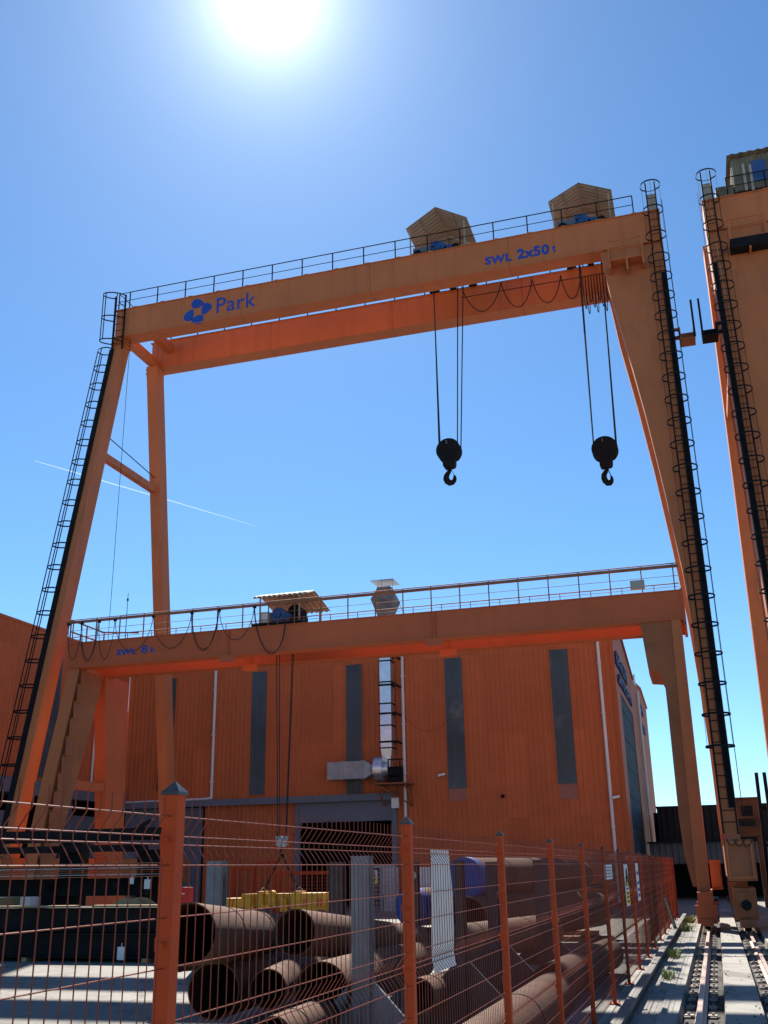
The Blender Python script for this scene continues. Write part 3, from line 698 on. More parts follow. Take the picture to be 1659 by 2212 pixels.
for xc in (-21.8, -.41):
    b = MB(); b.box(xc-.24, xc+.24, 30.6, 36.6, .55, 1.1) if xc < -5 else b.box(xc-.2, xc+.2, 31.6, 35.6, .6, 1.0)
    b.build("sill_beam", C8, t8)
    for y0 in ((30.6, 35.4) if xc < -5 else (31.6, 34.6)):
        b = MB(); b.box(xc-.27, xc+.27, y0, y0+1.15, .18, .62); b.box(xc-.3, xc+.32, y0-.02, y0+.1, .60, .66); b.box(xc-.16, xc+.16, y0-.1, y0, .12, .3)
        bo = b.build("bogie", C8, t8)
        for dy in (.3, .85): MB().cyl((xc-.06, y0+dy, .235), (xc+.06, y0+dy, .235), .21, 20).build("wheel", M['black'], bo)
b = MB(); b.box(-.2, .12, 33.6, 34.4, 1.02, 1.85); b.box(-.16, .08, 33.5, 33.6, 1.1, 1.7); b.build("drive_motor", M['crane'], t8)
# railing + cable track on the front girder
b = MB()
for i in range(23): x = -21.95+i*.985; b.bar((x, 32.34, 9.85), (x, 32.34, 10.73), .035, .03); b.bar((x+.35, 32.34, 9.85), (x+.35, 32.34, 10.08), .02, .02)
for z, r in ((10.73, .018), (10.32, .009), (10.07, .018), (9.97, .008)): b.tube([(-21.95, 32.34, z), (-.14, 32.34, z)], r, 6)
b.build("handrail", M['oxide'], t8)
b = MB(); b.box(-22.15, -.1, 32.18, 32.25, 10.56, 10.65); b.build("cable_track", M['oxide'], t8)
b = MB()
for y in (32.34, 33.4, 34.6): b.bar((-22.05, y, 9.6), (-22.05, y, 10.73), .04, .04)
for z in (10.73, 10.3, 9.75): b.bar((-22.05, 32.34, z), (-22.05, 34.6, z), .035, .05)
b.bar((-22.05, 34.4, 10.7), (-20.4, 34.4, 10.55), .04, .05); b.build("handrail", M['oxide'], t8)
q = aty(*z7(920, 200), 32.3); b = MB(); b.box(q.x-.22, q.x+.22, 32.2, 32.3, q.z-.14, q.z+.14); b.build("signboard", M['sheet'], t8)
# its trolley
def T8(px, py, Y): return aty(*z6(px, py), Y)
tt = thing("hoist_trolley", (-13.6, 33.5, 9.9), "small open hoist trolley with blue drum under a corrugated canopy on the 8t crane", "hoist trolley")
b = MB(); n = 22
for (ya, za, yb_, zb) in ((32.6, 10.98, 33.3, 11.22), (33.3, 11.22, 35.0, 10.85)):
    vs = []; fs = []
    for i in range(2*n+1):
        x = -14.85+2.15*i/(2*n); dz = .04 if (i//2) % 2 else 0
        vs += [(x, ya, za+dz), (x, yb_, zb+dz), (x, ya, za+dz+.012), (x, yb_, zb+dz+.012)]
        if i: o = 4*i; fs += [(o-4, o, o+1, o-3), (o-2, o-1, o+3, o+2), (o-4, o-2, o+2, o), (o-3, o+1, o+3, o-1)]
    b.add(vs, fs)
b.build("roof", M['sheet'], tt)
for x in (-14.55, -13.05):
    for y, z in ((32.7, 11.03), (34.75, 10.9)): MB().bar((x, y, 9.9), (x, y, z), .05, .05).build("post", M['sheet'], tt)
for y, z in ((32.7, 11.02), (34.75, 10.88), (33.3, 11.19)): MB().bar((-14.8, y, z), (-12.75, y, z), .05, .06).build("purlin", M['sheet'], tt)
b = MB(); b.box(-14.75, -12.9, 32.45, 32.65, 9.88, 10.02); b.box(-14.75, -12.9, 34.35, 34.55, 9.88, 10.02); b.box(-14.6, -14.4, 32.65, 34.35, 9.9, 10.02); b.box(-13.2, -13.0, 32.65, 34.35, 9.9, 10.02); b.build("frame", M['black'], tt)
b = MB(); c = T8(205, 365, 33); b.cyl((c.x, 32.75, 10.33), (c.x, 33.6, 10.33), .27, 28); b.cyl((c.x, 32.68, 10.33), (c.x, 32.75, 10.33), .1, 16); b.box(c.x-.3, c.x+.3, 32.85, 33.5, 10.0, 10.2); b.build("motor", M['motor'], tt, True)
b = MB(); c = T8(315, 312, 33.9); b.cyl((c.x, 33.6, 10.62), (c.x, 34.2, 10.62), .26, 28); b.build("cable_reel", M['black'], tt, True)
b = MB(); b.cyl((-13.9, 33.4, 10.2), (-13.05, 33.4, 10.2), .18, 20); b.build("rope_drum", M['black'], tt, True)
c = T8(100, 370, 32.9); b = MB(); b.box(c.x-.16, c.x+.2, 32.75, 33.15, 9.98, 10.48); b.build("cabinet", M['white'], tt)
# its festoon
b = MB(); Yc = 32.12
pk = [aty(*z5(x, y), Yc) for x, y in ((455, 170), (545, 160), (658, 150), (763, 145), (1018, 115), (1273, 95), (1455, 75))]+[aty(*z6(30, 300), Yc), aty(*z6(237, 400), Yc)]
zb = [aty(*z5(500, 415), Yc).z, aty(*z5(590, 415), Yc).z, aty(*z5(695, 410), Yc).z, aty(*z5(860, 360), Yc).z, aty(*z5(1150, 337), Yc).z, aty(*z5(1350, 345), Yc).z, aty(*z5(1565, 282), Yc).z, aty(*z6(140, 575), Yc).z]
for k in range(8):
    for extra in ((0, .0), (0, .06)) if k in (1, 5, 7) else ((0, 0),):
        a, e = pk[k], pk[k+1]; pts = []
        for i in range(25):
            u = i/24; zz = 10.55+(e.z-10.55)*u if k == 7 else 10.55
            sag = (4*u*(1-u))**.62*(10.45-zb[k]+extra[1]); pts.append((a.x+(e.x-a.x)*u, Yc-extra[1], zz-sag*(1 if k < 7 else .9)))
        b.tube(pts, .013, 6)
for p in pk[:-1]: b.box(p.x-.05, p.x+.05, Yc-.03, Yc+.05, 10.48, 10.56)
tag(b.build("festoon_cable", M['rope'], None, True), "black festoon cable looping over the SWL 8t. girder face", "cable")
# hook block, chains and the yellow lifting beam
hk = thing("hook_block", (-13.86, 33.4, 2.6), "small hook block on two wire falls above the yellow lifting beam", "hook block")
b = MB(); b.box(-14.05, -13.67, 33.3, 33.5, 2.55, 2.85); b.cyl((-13.86, 33.25, 2.68), (-13.86, 33.55, 2.68), .17, 20); b.build("sheave_housing", M['galv'], hk)
b = MB(); b.tube([(-13.86, 33.4, 2.56), (-13.86, 33.4, 2.42), (-13.96, 33.4, 2.3), (-13.86, 33.4, 2.2), (-13.77, 33.4, 2.3)], .04, 8); b.build("hook", M['black'], hk, True)
for xt, xb_ in ((-14.2, -14.02), (-14.08, -13.95), (-13.56, -13.72), (-13.5, -13.70)):
    b = MB(); b.cyl((xt, 33.4, 9.95), (xb_, 33.4, 2.8), .018, 6); b.build("rope", M['rope'], hk)
for xe_ in (-14.5, -13.2):
    b = MB()
    for i in range(13):
        p = Vector((-13.86, 33.4, 2.28)).lerp(Vector((xe_, 33.4, 1.08)), i/12); q = Vector((-13.86, 33.4, 2.28)).lerp(Vector((xe_, 33.4, 1.08)), min(1, (i+1.15)/12))
        b.bar(p, q, .06 if i % 2 else .02, .02 if i % 2 else .06)
    b.build("chain", M['black'], hk)
lb = thing("lifting_beam", (-13.9, 33.4, 0), "yellow lifting beam with red striped ends standing on trestles behind the pipes", "lifting beam")
b = MB(); b.box(-15.2, -12.6, 33.25, 33.55, .72, 1.02); b.box(-15.1, -12.7, 33.2, 33.6, 1.02, 1.05); b.box(-15.1, -12.7, 33.2, 33.6, .69, .72); b.box(-14.6, -14.4, 33.1, 33.7, .6, 1.12); b.box(-13.3, -13.1, 33.1, 33.7, .6, 1.12)
b.box(-15.75, -15.2, 33.1, 33.7, .62, .92); b.box(-13.35, -12.25, 33.0, 33.8, .55, 1.06); b.prism([(-15.2, .65), (-14.7, .65), (-14.75, 1.05), (-15.1, 1.05)], 'y', 33.05, 33.7)
b.box(-14.95, -14.75, 33.0, 33.2, .6, .95); b.box(-14.2, -13.95, 33.1, 33.2, .66, 1.1); b.box(-13.75, -13.55, 33.05, 33.2, .5, .9); b.box(-12.25, -12.0, 33.2, 33.6, .5, .82); b.cyl((-14.08, 33.05, 1.05), (-14.08, 33.3, 1.05), .1, 14); b.build("beam", M['yellow'], lb)
b = MB()
for x in (-15.62, -15.5, -12.95, -12.86, -12.45, -12.36):
    y = 33.09 if x < -15 else 32.99
    b.prism([(x, .64), (x+.05, .64), (x+.1, .9), (x+.05, .9)], 'y', y, y+.008)
b.build("stripe", M['redstripe'], lb)
for x in (-14.5, -13.2):
    b = MB(); b.tube([(x-.06, 33.4, 1.05), (x-.07, 33.4, 1.18), (x, 33.4, 1.24), (x+.07, 33.4, 1.18), (x+.06, 33.4, 1.05)], .02, 6); b.build("shackle", M['galv'], lb)
for x in (-15.0, -12.7):
    b = MB(); b.bar((x, 33.0, 0), (x, 33.3, .69), .1, .1); b.bar((x, 33.8, 0), (x, 33.5, .69), .1, .1); b.bar((x, 33.1, .25), (x, 33.7, .25), .06, .06); b.build("trestle", M['yellow'], lb)

# ------------------------------------------------------------------ workshop
FY = 50.0; GX = -3.72
ws = thing("workshop", (-17, 57, 0), "large orange corrugated workshop with tall dark window strips and a silver duct", "workshop")
def FP(x, y): p = aty(x, y, FY); return p.x, p.z
doorL, doorR = FP(641, 1800)[0], FP(857, 1800)[0]
aw_z = 5.12
gz = FP(268, 1757)[1]
# front cladding: above the canopy, and between the openings below it
corr_y(-30, GX, aw_z-.02, 12.5, FY, .245, .035).build("wall", M['wall'], ws)
xl = FP(442, 1780)[0]
corr_y(xl, doorL, 0, aw_z-.02, FY, .245, .035).build("wall", M['wall'], ws)
corr_y(doorR, GX, 0, aw_z-.02, FY, .245, .035).build("wall", M['wall'], ws)
def gtop(y):
    if y < 57.5: return 12.5+(y-50)*.147
    if y < 65: return 13.6-(y-57.5)*.147
    if y < 66: return 12.5
    if y < 72.5: return 12.5+(y-66)*.10
    return 13.15-(y-72.5)*.07
b = MB(); yy = [50.03, 53.6, 57.5, 62.3, 65, 66, 72.5, 79]; zd = 10.08
for a, e in zip(yy, yy[1:]):
    zlo = zd if 53.6 <= a < 62.3 else 0
    b.hexa([(GX-.2, a, zlo), (GX, a, zlo), (GX, e, zlo), (GX-.2, e, zlo), (GX-.2, a, gtop(a)), (GX, a, gtop(a)), (GX, e, gtop(e)), (GX-.2, e, gtop(e))])
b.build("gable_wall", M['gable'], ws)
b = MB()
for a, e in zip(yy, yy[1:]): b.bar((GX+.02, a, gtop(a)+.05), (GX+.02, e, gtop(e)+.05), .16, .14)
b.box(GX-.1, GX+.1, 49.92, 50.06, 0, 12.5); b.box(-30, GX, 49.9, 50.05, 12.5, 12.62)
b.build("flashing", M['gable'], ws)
b = MB(); b.hexa([(GX-.3, 64.7, 12.35), (GX+.12, 64.7, 12.35), (GX+.12, 66.3, 12.35), (GX-.3, 66.3, 12.35), (GX-.3, 64.7, 12.8), (GX+.12, 64.7, 12.8), (GX+.12, 66.3, 12.75), (GX-.3, 66.3, 12.75)]); b.build("gutter", M['white'], ws)
b = MB()
for (a, e) in ((50.05, 57.5), (57.5, 65), (65.5, 72.5), (72.5, 79)):
    b.hexa([(-30, a, gtop(a)-.02), (GX-.1, a, gtop(a)-.02), (GX-.1, e, gtop(e)-.02), (-30, e, gtop(e)-.02), (-30, a, gtop(a)+.06), (GX-.1, a, gtop(a)+.06), (GX-.1, e, gtop(e)+.06), (-30, e, gtop(e)+.06)])
b.build("roof", M['shedgrey'], ws)
b = MB(); b.box(-30, GX-.2, 78.9, 79.05, 0, 12.6); b.build("rear_wall", M['wall'], ws)
# gable door: dark folding door of horizontal panels
b = MB(); n = 14
for k in range(n):
    z0 = k*zd/n; b.box(GX-.16, GX-.06+.02*(k % 2), 53.6, 62.3, z0+.012, z0+zd/n)
b.build("gable_door", surf("dark_blue_door", (.03, .042, .058), .75, .35, .6, stains=.6, staincol=(.07, .09, .11), spec=.2), ws)
b = MB(); b.box(GX-.05, GX+.03, 74.5, 76.0, 0, 3.6); b.build("side_door", M['steelgrey'], ws)
b = MB(); b.tube([(GX+.12, 67.2, 12.2), (GX+.14, 67.2, 6), (GX+.12, 67.2, .2)], .085, 12); b.build("downpipe", M['white'], ws)
# raised blue letters on the gable (too oblique to read in the photograph: plain strokes)
def letter_row(y0, y1, z0, h, seed):
    rnd = random.Random(seed); y = y0
    while y < y1-.3:
        b = MB(); w = rnd.uniform(.42, .6); b.box(GX, GX+.10, y, y+.11, z0, z0+h*rnd.choice((.75, 1, 1)))
        z = z0+h*rnd.choice((0, .4, .66)); b.box(GX, GX+.098, y+.11, y+w-.1, z, z+.13)
        if rnd.random() < .7: b.box(GX, GX+.099, y+w-.1, y+w, z0, z0+h*rnd.choice((.7, .75, 1)))
        b.build("sign_letter", M['navy'], ws); y += w+.14
for q in ((51.6, 58.6, 11.25, .72, 1), (52.4, 61.2, 10.4, .55, 2), (69.3, 73.0, 11.3, .62, 3), (70.2, 73.6, 10.1, .55, 4)): letter_row(*q)
# tall translucent strips
for (x0, x1, y0, y1, y2) in ((352, 383, 1468, 1705, None), (546, 578.5, 1452.7, 1716, None), (747.7, 781.6, 1437.4, 1716, None), (959.3, 997.4, 1423.4, 1703, 1729.5), (1185.5, 1225.6, 1404.8, 1693.5, 1726)):
    xa, zt = FP(x0, y0); xb_, _ = FP(x1, y0); zb_ = FP((x0+x1)/2+15, y1)[1]
    w = corr_y(xa, xb_, zb_, zt, FY-.045, .16, .025).build("window", M['glazing'], ws)
    b = MB(); k = 5
    for i in range(1, k): z = zb_+(zt-zb_)*i/k; b.box(xa, xb_, FY-.085, FY-.07, z-.015, z+.015)
    b.build("glazing_bar", M['glazing'], w)
    b = MB(); b.box(xa-.05, xa-.004, FY-.075, FY-.036, zb_-.04, zt+.04); b.box(xb_+.004, xb_+.05, FY-.075, FY-.036, zb_-.04, zt+.04); b.box(xa-.004, xb_+.004, FY-.085, FY-.036, zt, zt+.05)
    b.build("window_frame", M['wall'], w)
    if y2: z2_ = FP((x0+x1)/2+25, y2)[1]; corr_y(xa+.03, xb_-.03, z2_, zb_-.02, FY-.043, .16, .025).build("window", M['glazing_faded'], ws)
# downpipes
for pts in ([(467.7, 1400), (467.7, 1444), (457, 1712)], [(868, 1380), (869, 1410), (877, 1868)], [(1286, 1350), (1289, 1381), (1332, 1845)]):
    P = [aty(x, y, FY-.16) for x, y in pts]; xc = sum(p.x for p in P)/len(P); z_lo = min(p.z for p in P); z_lo = 5.35 if pts[0][0] < 500 else .15
    b = MB(); b.tube([(xc, FY-.16, 12.4), (xc, FY-.16, 9.0), (xc, FY-.16, z_lo)], .075, 12)
    if pts[0][0] < 500: b.tube([(xc, FY-.16, z_lo+.03), (xc-.3, FY-.17, z_lo-.02), (xc-5.2, FY-.17, z_lo-.06)], .075, 12)
    for z in (11.0, 8.6, 6.2, 3.4):
        if z > z_lo: b.box(xc-.1, xc+.1, FY-.26, FY-.04, z-.02, z+.02)
    b.build("downpipe", M['white'], ws)
# canopy, lintel, doors
aR = FP(862, 1722)[0]
b = MB(); b.box(-29.9, aR, FY-.38, FY-.045, aw_z-.12, aw_z+.12); b.box(-29.9, aR+.03, FY-.42, FY-.38, aw_z-.16, aw_z+.16); b.build("canopy", M['steelgrey'], ws)
b = MB(); b.box(doorL, doorR, FY-.12, FY-.0, 4.0, aw_z-.14)
b.build("lintel", M['steelgrey'], ws)
for q in (doorL-.05, doorR-.2): MB().box(q, q+.26, FY-.16, FY+.05, 0, 4.9).build("door_jamb", M['steelgrey'], ws)
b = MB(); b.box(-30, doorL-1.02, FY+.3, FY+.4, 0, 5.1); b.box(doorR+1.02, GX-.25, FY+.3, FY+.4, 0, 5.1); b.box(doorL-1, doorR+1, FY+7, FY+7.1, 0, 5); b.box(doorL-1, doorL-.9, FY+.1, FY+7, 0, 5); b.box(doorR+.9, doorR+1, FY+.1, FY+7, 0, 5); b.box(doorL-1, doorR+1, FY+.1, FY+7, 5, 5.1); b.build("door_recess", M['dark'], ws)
b = MB(); n = 16; x0 = -29.7
for k in range(n): a = x0+(xl-.1-x0)*k/n; b.box(a+.01, x0+(xl-.1-x0)*(k+1)/n, FY-.06-.015*(k % 2), FY+.02, .05, aw_z-.2)
b.build("sliding_door", M['steelgrey'], ws)
b = MB(); b.box(aR-.25, aR+.1, FY-.5, FY-.3, 4.55, 5.05); b.build("junction_box", M['white'], ws)
b = MB(); p = FP(1087, 1720); b.cyl((p[0], FY-.2, p[1]), (p[0], FY-.04, p[1]), .09, 14); b.build("vent_cap", M['black'], ws)
for (px, py) in ((962, 1676), (1338, 1724)):
    p = FP(px, py); b = MB(); b.box(p[0]-.03, p[0]+.03, FY-.2, FY-.03, p[1]+.04, p[1]+.09); b.cyl((p[0]+.02, FY-.22, p[1]+.06), (p[0]-.28, FY-.34, p[1]), .065, 12); b.build("security_camera", M['white'], ws)
b = MB(); pa, pb = FP(872, 1545), FP(990, 1525); pts = []
for i in range(21): u = i/20; pts.append((pa[0]+(pb[0]-pa[0])*u, FY-.07, pa[1]+(pb[1]-pa[1])*u-1.0*4*u*(1-u)))
b.tube(pts, .006, 5); b.build("wall_cable", M['black'], ws)
# roof mast
b = MB(); p = aty(273, 1340, 52); q = aty(273.5, 1281, 52); b.cyl((p.x, 52, 12.4), (p.x, 52, q.z), .035, 8, .015); b.box(p.x-.04, p.x+.04, 51.96, 52.04, q.z-.5, q.z-.35); b.build("roof_mast", M['black'], ws)
# exhaust duct: vertical run, fan, horizontal intake, cowl
ed = thing("exhaust_duct", (FP(832, 1500)[0], FY-.6, 5.5), "square silver exhaust duct rising up the workshop front from a fan to a cowl", "exhaust duct")
yd0, yd1 = FY-.95, FY-.3; xa, xb_ = aty(820.5, 1500, yd0).x, aty(844, 1500, yd0).x
def FZ(px, py): return aty(*z6(px, py), FY-.6)
zt = FZ(900, 1235).z
b = MB(); b.box(xa, xb_, yd0, yd1, zt, 14.1); b.hexa([(xa+.12, yd0+.1, zt-.9), (xb_-.12, yd0+.1, zt-.9), (xb_-.12, yd1-.1, zt-.9), (xa+.12, yd1-.1, zt-.9), (xa, yd0, zt), (xb_, yd0, zt), (xb_, yd1, zt), (xa, yd1, zt)])
b.build("duct", M['duct'], ed)
for py in (632, 660, 800, 820, 942, 1008, 1086, 1195, 1235): b = MB(); z = FZ(900, py).z; b.box(xa-.04, xb_+.04, yd0-.04, yd1+.04, z-.03, z+.03); b.build("duct_flange", M['black'], ed)
for py in (632, 820, 1008, 1195): b = MB(); z = FZ(900, py).z; b.box(xa-.05, xb_+.3, yd0-.08, yd0-.045, z-.04, z+.04); b.box(xb_+.2, xb_+.28, yd0-.045, FY-.04, z-.04, z+.04); b.build("wall_bracket", M['black'], ed)
fc = FZ(893, 1375); b = MB(); b.cyl((fc.x-.32, FY-.95, fc.z), (fc.x+.12, FY-.95, fc.z), .62, 28); b.cyl((fc.x+.12, FY-.95, fc.z), (fc.x+.35, FY-.95, fc.z), .35, 20); b.build("fan_housing", M['duct'], ed, True)
b = MB(); b.cyl((fc.x+.35, FY-.85, fc.z-.15), (fc.x+.95, FY-.85, fc.z-.15), .26, 20); b.box(fc.x+.3, fc.x+.9, FY-1.1, FY-.5, fc.z-.62, fc.z-.42)
for x in (.35, .95): b.bar((fc.x+x, FY-1.15, fc.z-.6), (fc.x+x, FY-1.15, fc.z+.45), .05, .05)
b.bar((fc.x+.35, FY-1.15, fc.z+.42), (fc.x+1.1, FY-1.15, fc.z+.42), .06, .06); b.build("fan_motor", M['black'], ed)
hx0, hx1 = FZ(540, 1380).x, FZ(790, 1380).x
b = MB(); b.box(hx0, hx1, FY-1.2, FY-.55, fc.z-.42, fc.z+.42); 
b.loft([[(hx1, FY-1.2, fc.z-.4), (hx1, FY-.55, fc.z-.4), (hx1, FY-.55, fc.z+.4), (hx1, FY-1.2, fc.z+.4)], [(fc.x-.33, FY-1.0, fc.z-.12), (fc.x-.33, FY-.7, fc.z-.12), (fc.x-.33, FY-.7, fc.z+.12), (fc.x-.33, FY-1.0, fc.z+.12)]])
for q in (.41, .92): x = hx0+(hx1-hx0)*q; b.box(x-.03, x+.03, FY-1.24, FY-.51, fc.z-.46, fc.z+.46)
b.build("intake_duct", M['galv'], ed)
b = MB(); z = fc.z-.68; b.box(fc.x-.35, fc.x+1.35, FY-1.3, FY-.05, z-.06, z)
for x in (fc.x-.2, fc.x+.5, fc.x+1.2): b.bar((x, FY-1.2, z-.06), (x, FY-.06, z-1.05), .06, .06); b.bar((x, FY-.08, z-.06), (x, FY-.08, z-1.1), .06, .06)
b.bar((fc.x-.2, FY-1.1, z-.1), (fc.x+1.2, FY-.1, z-1.0), .05, .05); b.bar((fc.x+1.2, FY-1.1, z-.1), (fc.x-.2, FY-.1, z-1.0), .05, .05)
b.build("bracket", M['oxide'], ed)
xm = (xa+xb_)/2; ym = (yd0+yd1)/2
def sq(h, z): return [(xm-h, ym-h, z), (xm+h, ym-h, z), (xm+h, ym+h, z), (xm-h, ym+h, z)]
b = MB(); b.loft([sq(.34, 13.9), sq(.36, 14.1), sq(.62, 14.9), sq(.36, 15.5), sq(.36, 15.58)]); b.build("cowl", M['stanch'], ed)
b = MB(); b.loft([sq(.62, 15.86), sq(.60, 15.9), sq(.03, 16.05)])
for dx in (-.3, .3):
    for dy in (-.3, .3): b.bar((xm+dx, ym+dy, 15.5), (xm+dx, ym+dy, 15.9), .03, .03)
b.build("rain_cap", M['duct'], ed)
b = MB(); b.tube([(xm+.55, ym, 15.0), (xm+1.3, ym+.6, 13.4)], .012, 4); b.build("guy_wire", M['rope'], ed)
# bird on the gutter
b = MB(); c = Vector((GX+.05, 66.2, 12.95)); b.tube([c+Vector((0, -.12, -.05)), c, c+Vector((0, .1, .12)), c+Vector((0, .16, .2))], .06, 8, r1=.035); b.tube([c+Vector((0, -.1, -.06)), c+Vector((0, -.3, -.16))], .035, 6, r1=.015); b.tube([c+Vector((0, .15, .2)), c+Vector((0, .24, .19))], .018, 5, r1=.004); b.tube([c+Vector((.02, 0, -.04)), c+Vector((.02, .01, -.2))], .01, 4); b.tube([c+Vector((-.02, 0, -.04)), c+Vector((-.02, .01, -.2))], .01, 4)
tag(b.build("bird", M['bird'], None, True), "small dark bird perched on the workshop's white gutter end", "bird")

# ------------------------------------------------------------------ side hall on the left
hall = thing("hall", (-34, 40, 0), "orange corrugated hall along the left edge with a grey canopy over dark doors", "hall")
HX = -30.0; hz = 12.95
corr_x(16, 49.95, 5.9, hz, HX, .245, .035, 1).build("wall", M['wall'], hall)
b = MB(); b.box(HX-.1, HX+.06, 16, 49.9, hz, hz+.12); b.build("flashing", M['wall'], hall)
b = MB(); b.hexa([(HX-14, 16, hz+1.2), (HX, 16, hz), (HX, 49.9, hz), (HX-14, 49.9, hz+1.2), (HX-14, 16, hz+1.3), (HX-.05, 16, hz+.1), (HX-.05, 49.9, hz+.1), (HX-14, 49.9, hz+1.3)]); b.build("roof", M['shedgrey'], hall)
y0 = atx(*z5(330, 1180), HX).y; y1 = atx(*z5(432, 260), HX).y
for yc in (42.7, 33.5, 25): 
    b = corr_x(yc-.8, yc+.8, 6.1, hz-.2, HX+.04, .16, .025, 1); b.build("window", M['glazing'], hall)
b = MB(); b.box(HX, HX+.5, 16, 49.5, 5.2, 5.9); b.build("canopy", M['steelgrey'], hall)
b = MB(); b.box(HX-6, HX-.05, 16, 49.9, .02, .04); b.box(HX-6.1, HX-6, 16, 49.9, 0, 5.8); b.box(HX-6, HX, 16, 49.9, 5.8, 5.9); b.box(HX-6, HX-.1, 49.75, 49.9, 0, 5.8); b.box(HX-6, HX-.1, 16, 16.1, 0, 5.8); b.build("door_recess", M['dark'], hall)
for y in (17, 24, 31, 38, 45, 49.6): 
    b = MB(); b.box(HX-.2, HX+.15, y-.18, y+.18, 0, 5.2); b.build("column", M['steelgrey'], hall)
for ya, ye in ((24.5, 30.5), (38.4, 41.5), (45.4, 49.2)):
    b = MB()
    for k in range(6): b.box(HX-.12, HX-.05+.02*(k % 2), ya, ye, k*.75+.02, (k+1)*.75)
    b.build("door", M['steelgrey'], hall)
b = MB(); b.tube([(HX+.14, 46.7, 12.8), (HX+.14, 46.7, 6)], .06, 8); b.tube([(HX+.6, 48.4, 5.2), (HX+.6, 48.4, .2)], .07, 8); b.tube([(HX+.6, 48.8, 5.2), (HX+.6, 48.8, .2)], .07, 8); b.build("downpipe", M['white'], hall)

# ------------------------------------------------------------------ far shed on the right
sh = thing("shed", (10, 60, 0), "low black shed with a grey corrugated band behind the crane legs on the right", "shed")
corr_y(-2.75, 40, 2.85, 4.62, 59.0, .32, .05).build("upper_cladding", M['shed'], sh)
corr_y(-3.3, 40, 1.75, 2.83, 58.7, .32, .05).build("lower_cladding", M['shedgrey'], sh)
b = MB(); b.hexa([(-3.4, 58.4, 2.8), (40, 58.4, 2.8), (40, 59.05, 2.8), (-3.4, 59.05, 2.8), (-3.4, 58.4, 2.86), (40, 58.4, 2.86), (40, 59.05, 2.9), (-3.4, 59.05, 2.9)]); b.box(-2.8, 40, 58.95, 70, 4.62, 4.7); b.build("roof", M['shed'], sh)
b = MB(); b.box(-3.2, 40, 64, 64.1, 0, 4.6); b.box(-3.2, -3.1, 59.1, 64, 0, 2.8); b.build("rear_wall", M['dark'], sh)
for x in (-3.2, .5, 4.5, 8.5, 12.5, 16.5): 
    b = MB(); b.box(x-.12, x+.12, 58.75, 59.0, 0, 1.75); b.build("column", M['shed'], sh)

# brown equipment cabin behind the ladder leg
cb = thing("equipment_cabin", (2.6, 46, 0), "brown steel cabin on legs between the ladder leg and the forklift mast", "cabin")
xa, xb_ = aty(1596, 1760, 46).x, aty(1640, 1760, 46).x; zt = aty(1600, 1727, 46).z; zb_ = aty(1600, 1800, 46).z
b = MB(); b.box(xa-.4, xb_, 45.6, 47.6, zb_+.55, zt); b.box(xa-.45, xb_+.06, 45.55, 47.7, zt, zt+.06); b.box(xa-.4, xb_, 45.55, 47.6, zb_-.1, zb_+.25); b.build("body", M['brown'], cb)
b = MB(); b.box(xa+.1, xb_-.25, 45.57, 45.6, zb_+.65, zb_+1.05); b.build("window", M['dark'], cb)
b = MB()
for x in (xa-.3, xb_-.1):
    for y in (45.8, 47.4): b.bar((x, y, 0), (x, y, zb_+.55), .14, .14)
b.build("leg", M['brown'], cb)

# forklift at the right edge
fk = thing("forklift", (2.6, 33.6, 0), "brown forklift with a tall dark mast at the right edge beside the crane bogie", "forklift")
m0, m1 = aty(1634, 1668, 33.4), aty(1654, 1850, 33.4)
for dx in (0, .30):
    b = MB(); b.bar((m1.x+dx*1.0-.02, 33.4, .15), (m0.x+dx*.75, 33.4+.25, m0.z), .10, .14, (0, 1, 0)); b.build("mast_rail", M['black'], fk)
for q in (.25, .5, .75):
    b = MB(); b.bar((m1.x+(m0.x-m1.x)*q, 33.5+.2*q, .15+(m0.z-.15)*q), (m1.x+.3+(m0.x-m1.x)*q, 33.5+.2*q, .15+(m0.z-.15)*q), .06, .08); b.build("crosshead", M['black'], fk)
b = MB(); b.box(1.75, 3.0, 33.9, 36.2, .45, 1.25); b.prism([(34.0, 1.25), (36.2, 1.25), (36.1, 1.6), (35.2, 1.6)], 'x', 1.8, 2.95); b.build("body", M['fork'], fk)
b = MB()
for x in (1.85, 2.9):
    b.bar((x, 34.0, 1.25), (x, 34.3, 2.5), .07, .07); b.bar((x, 35.9, 1.5), (x, 35.6, 2.5), .07, .07)
b.box(1.8, 2.95, 34.2, 35.7, 2.5, 2.56); b.build("overhead_guard", M['black'], fk)
for x in (1.6, 2.95):
    for y, r in ((33.95, .42), (35.7, .34)):
        w = MB().cyl((x, y, r), (x+.22, y, r), r, 28).build("wheel", M['tyre'], fk, True)
        MB().cyl((x-.01, y, r), (x+.23, y, r), r*.5, 18).build("rim", M['brown'], w)
b = MB(); b.box(1.9, 2.02, 32.2, 33.35, .12, .18); b.box(2.5, 2.62, 32.2, 33.35, .12, .18); b.build("fork", M['black'], fk)

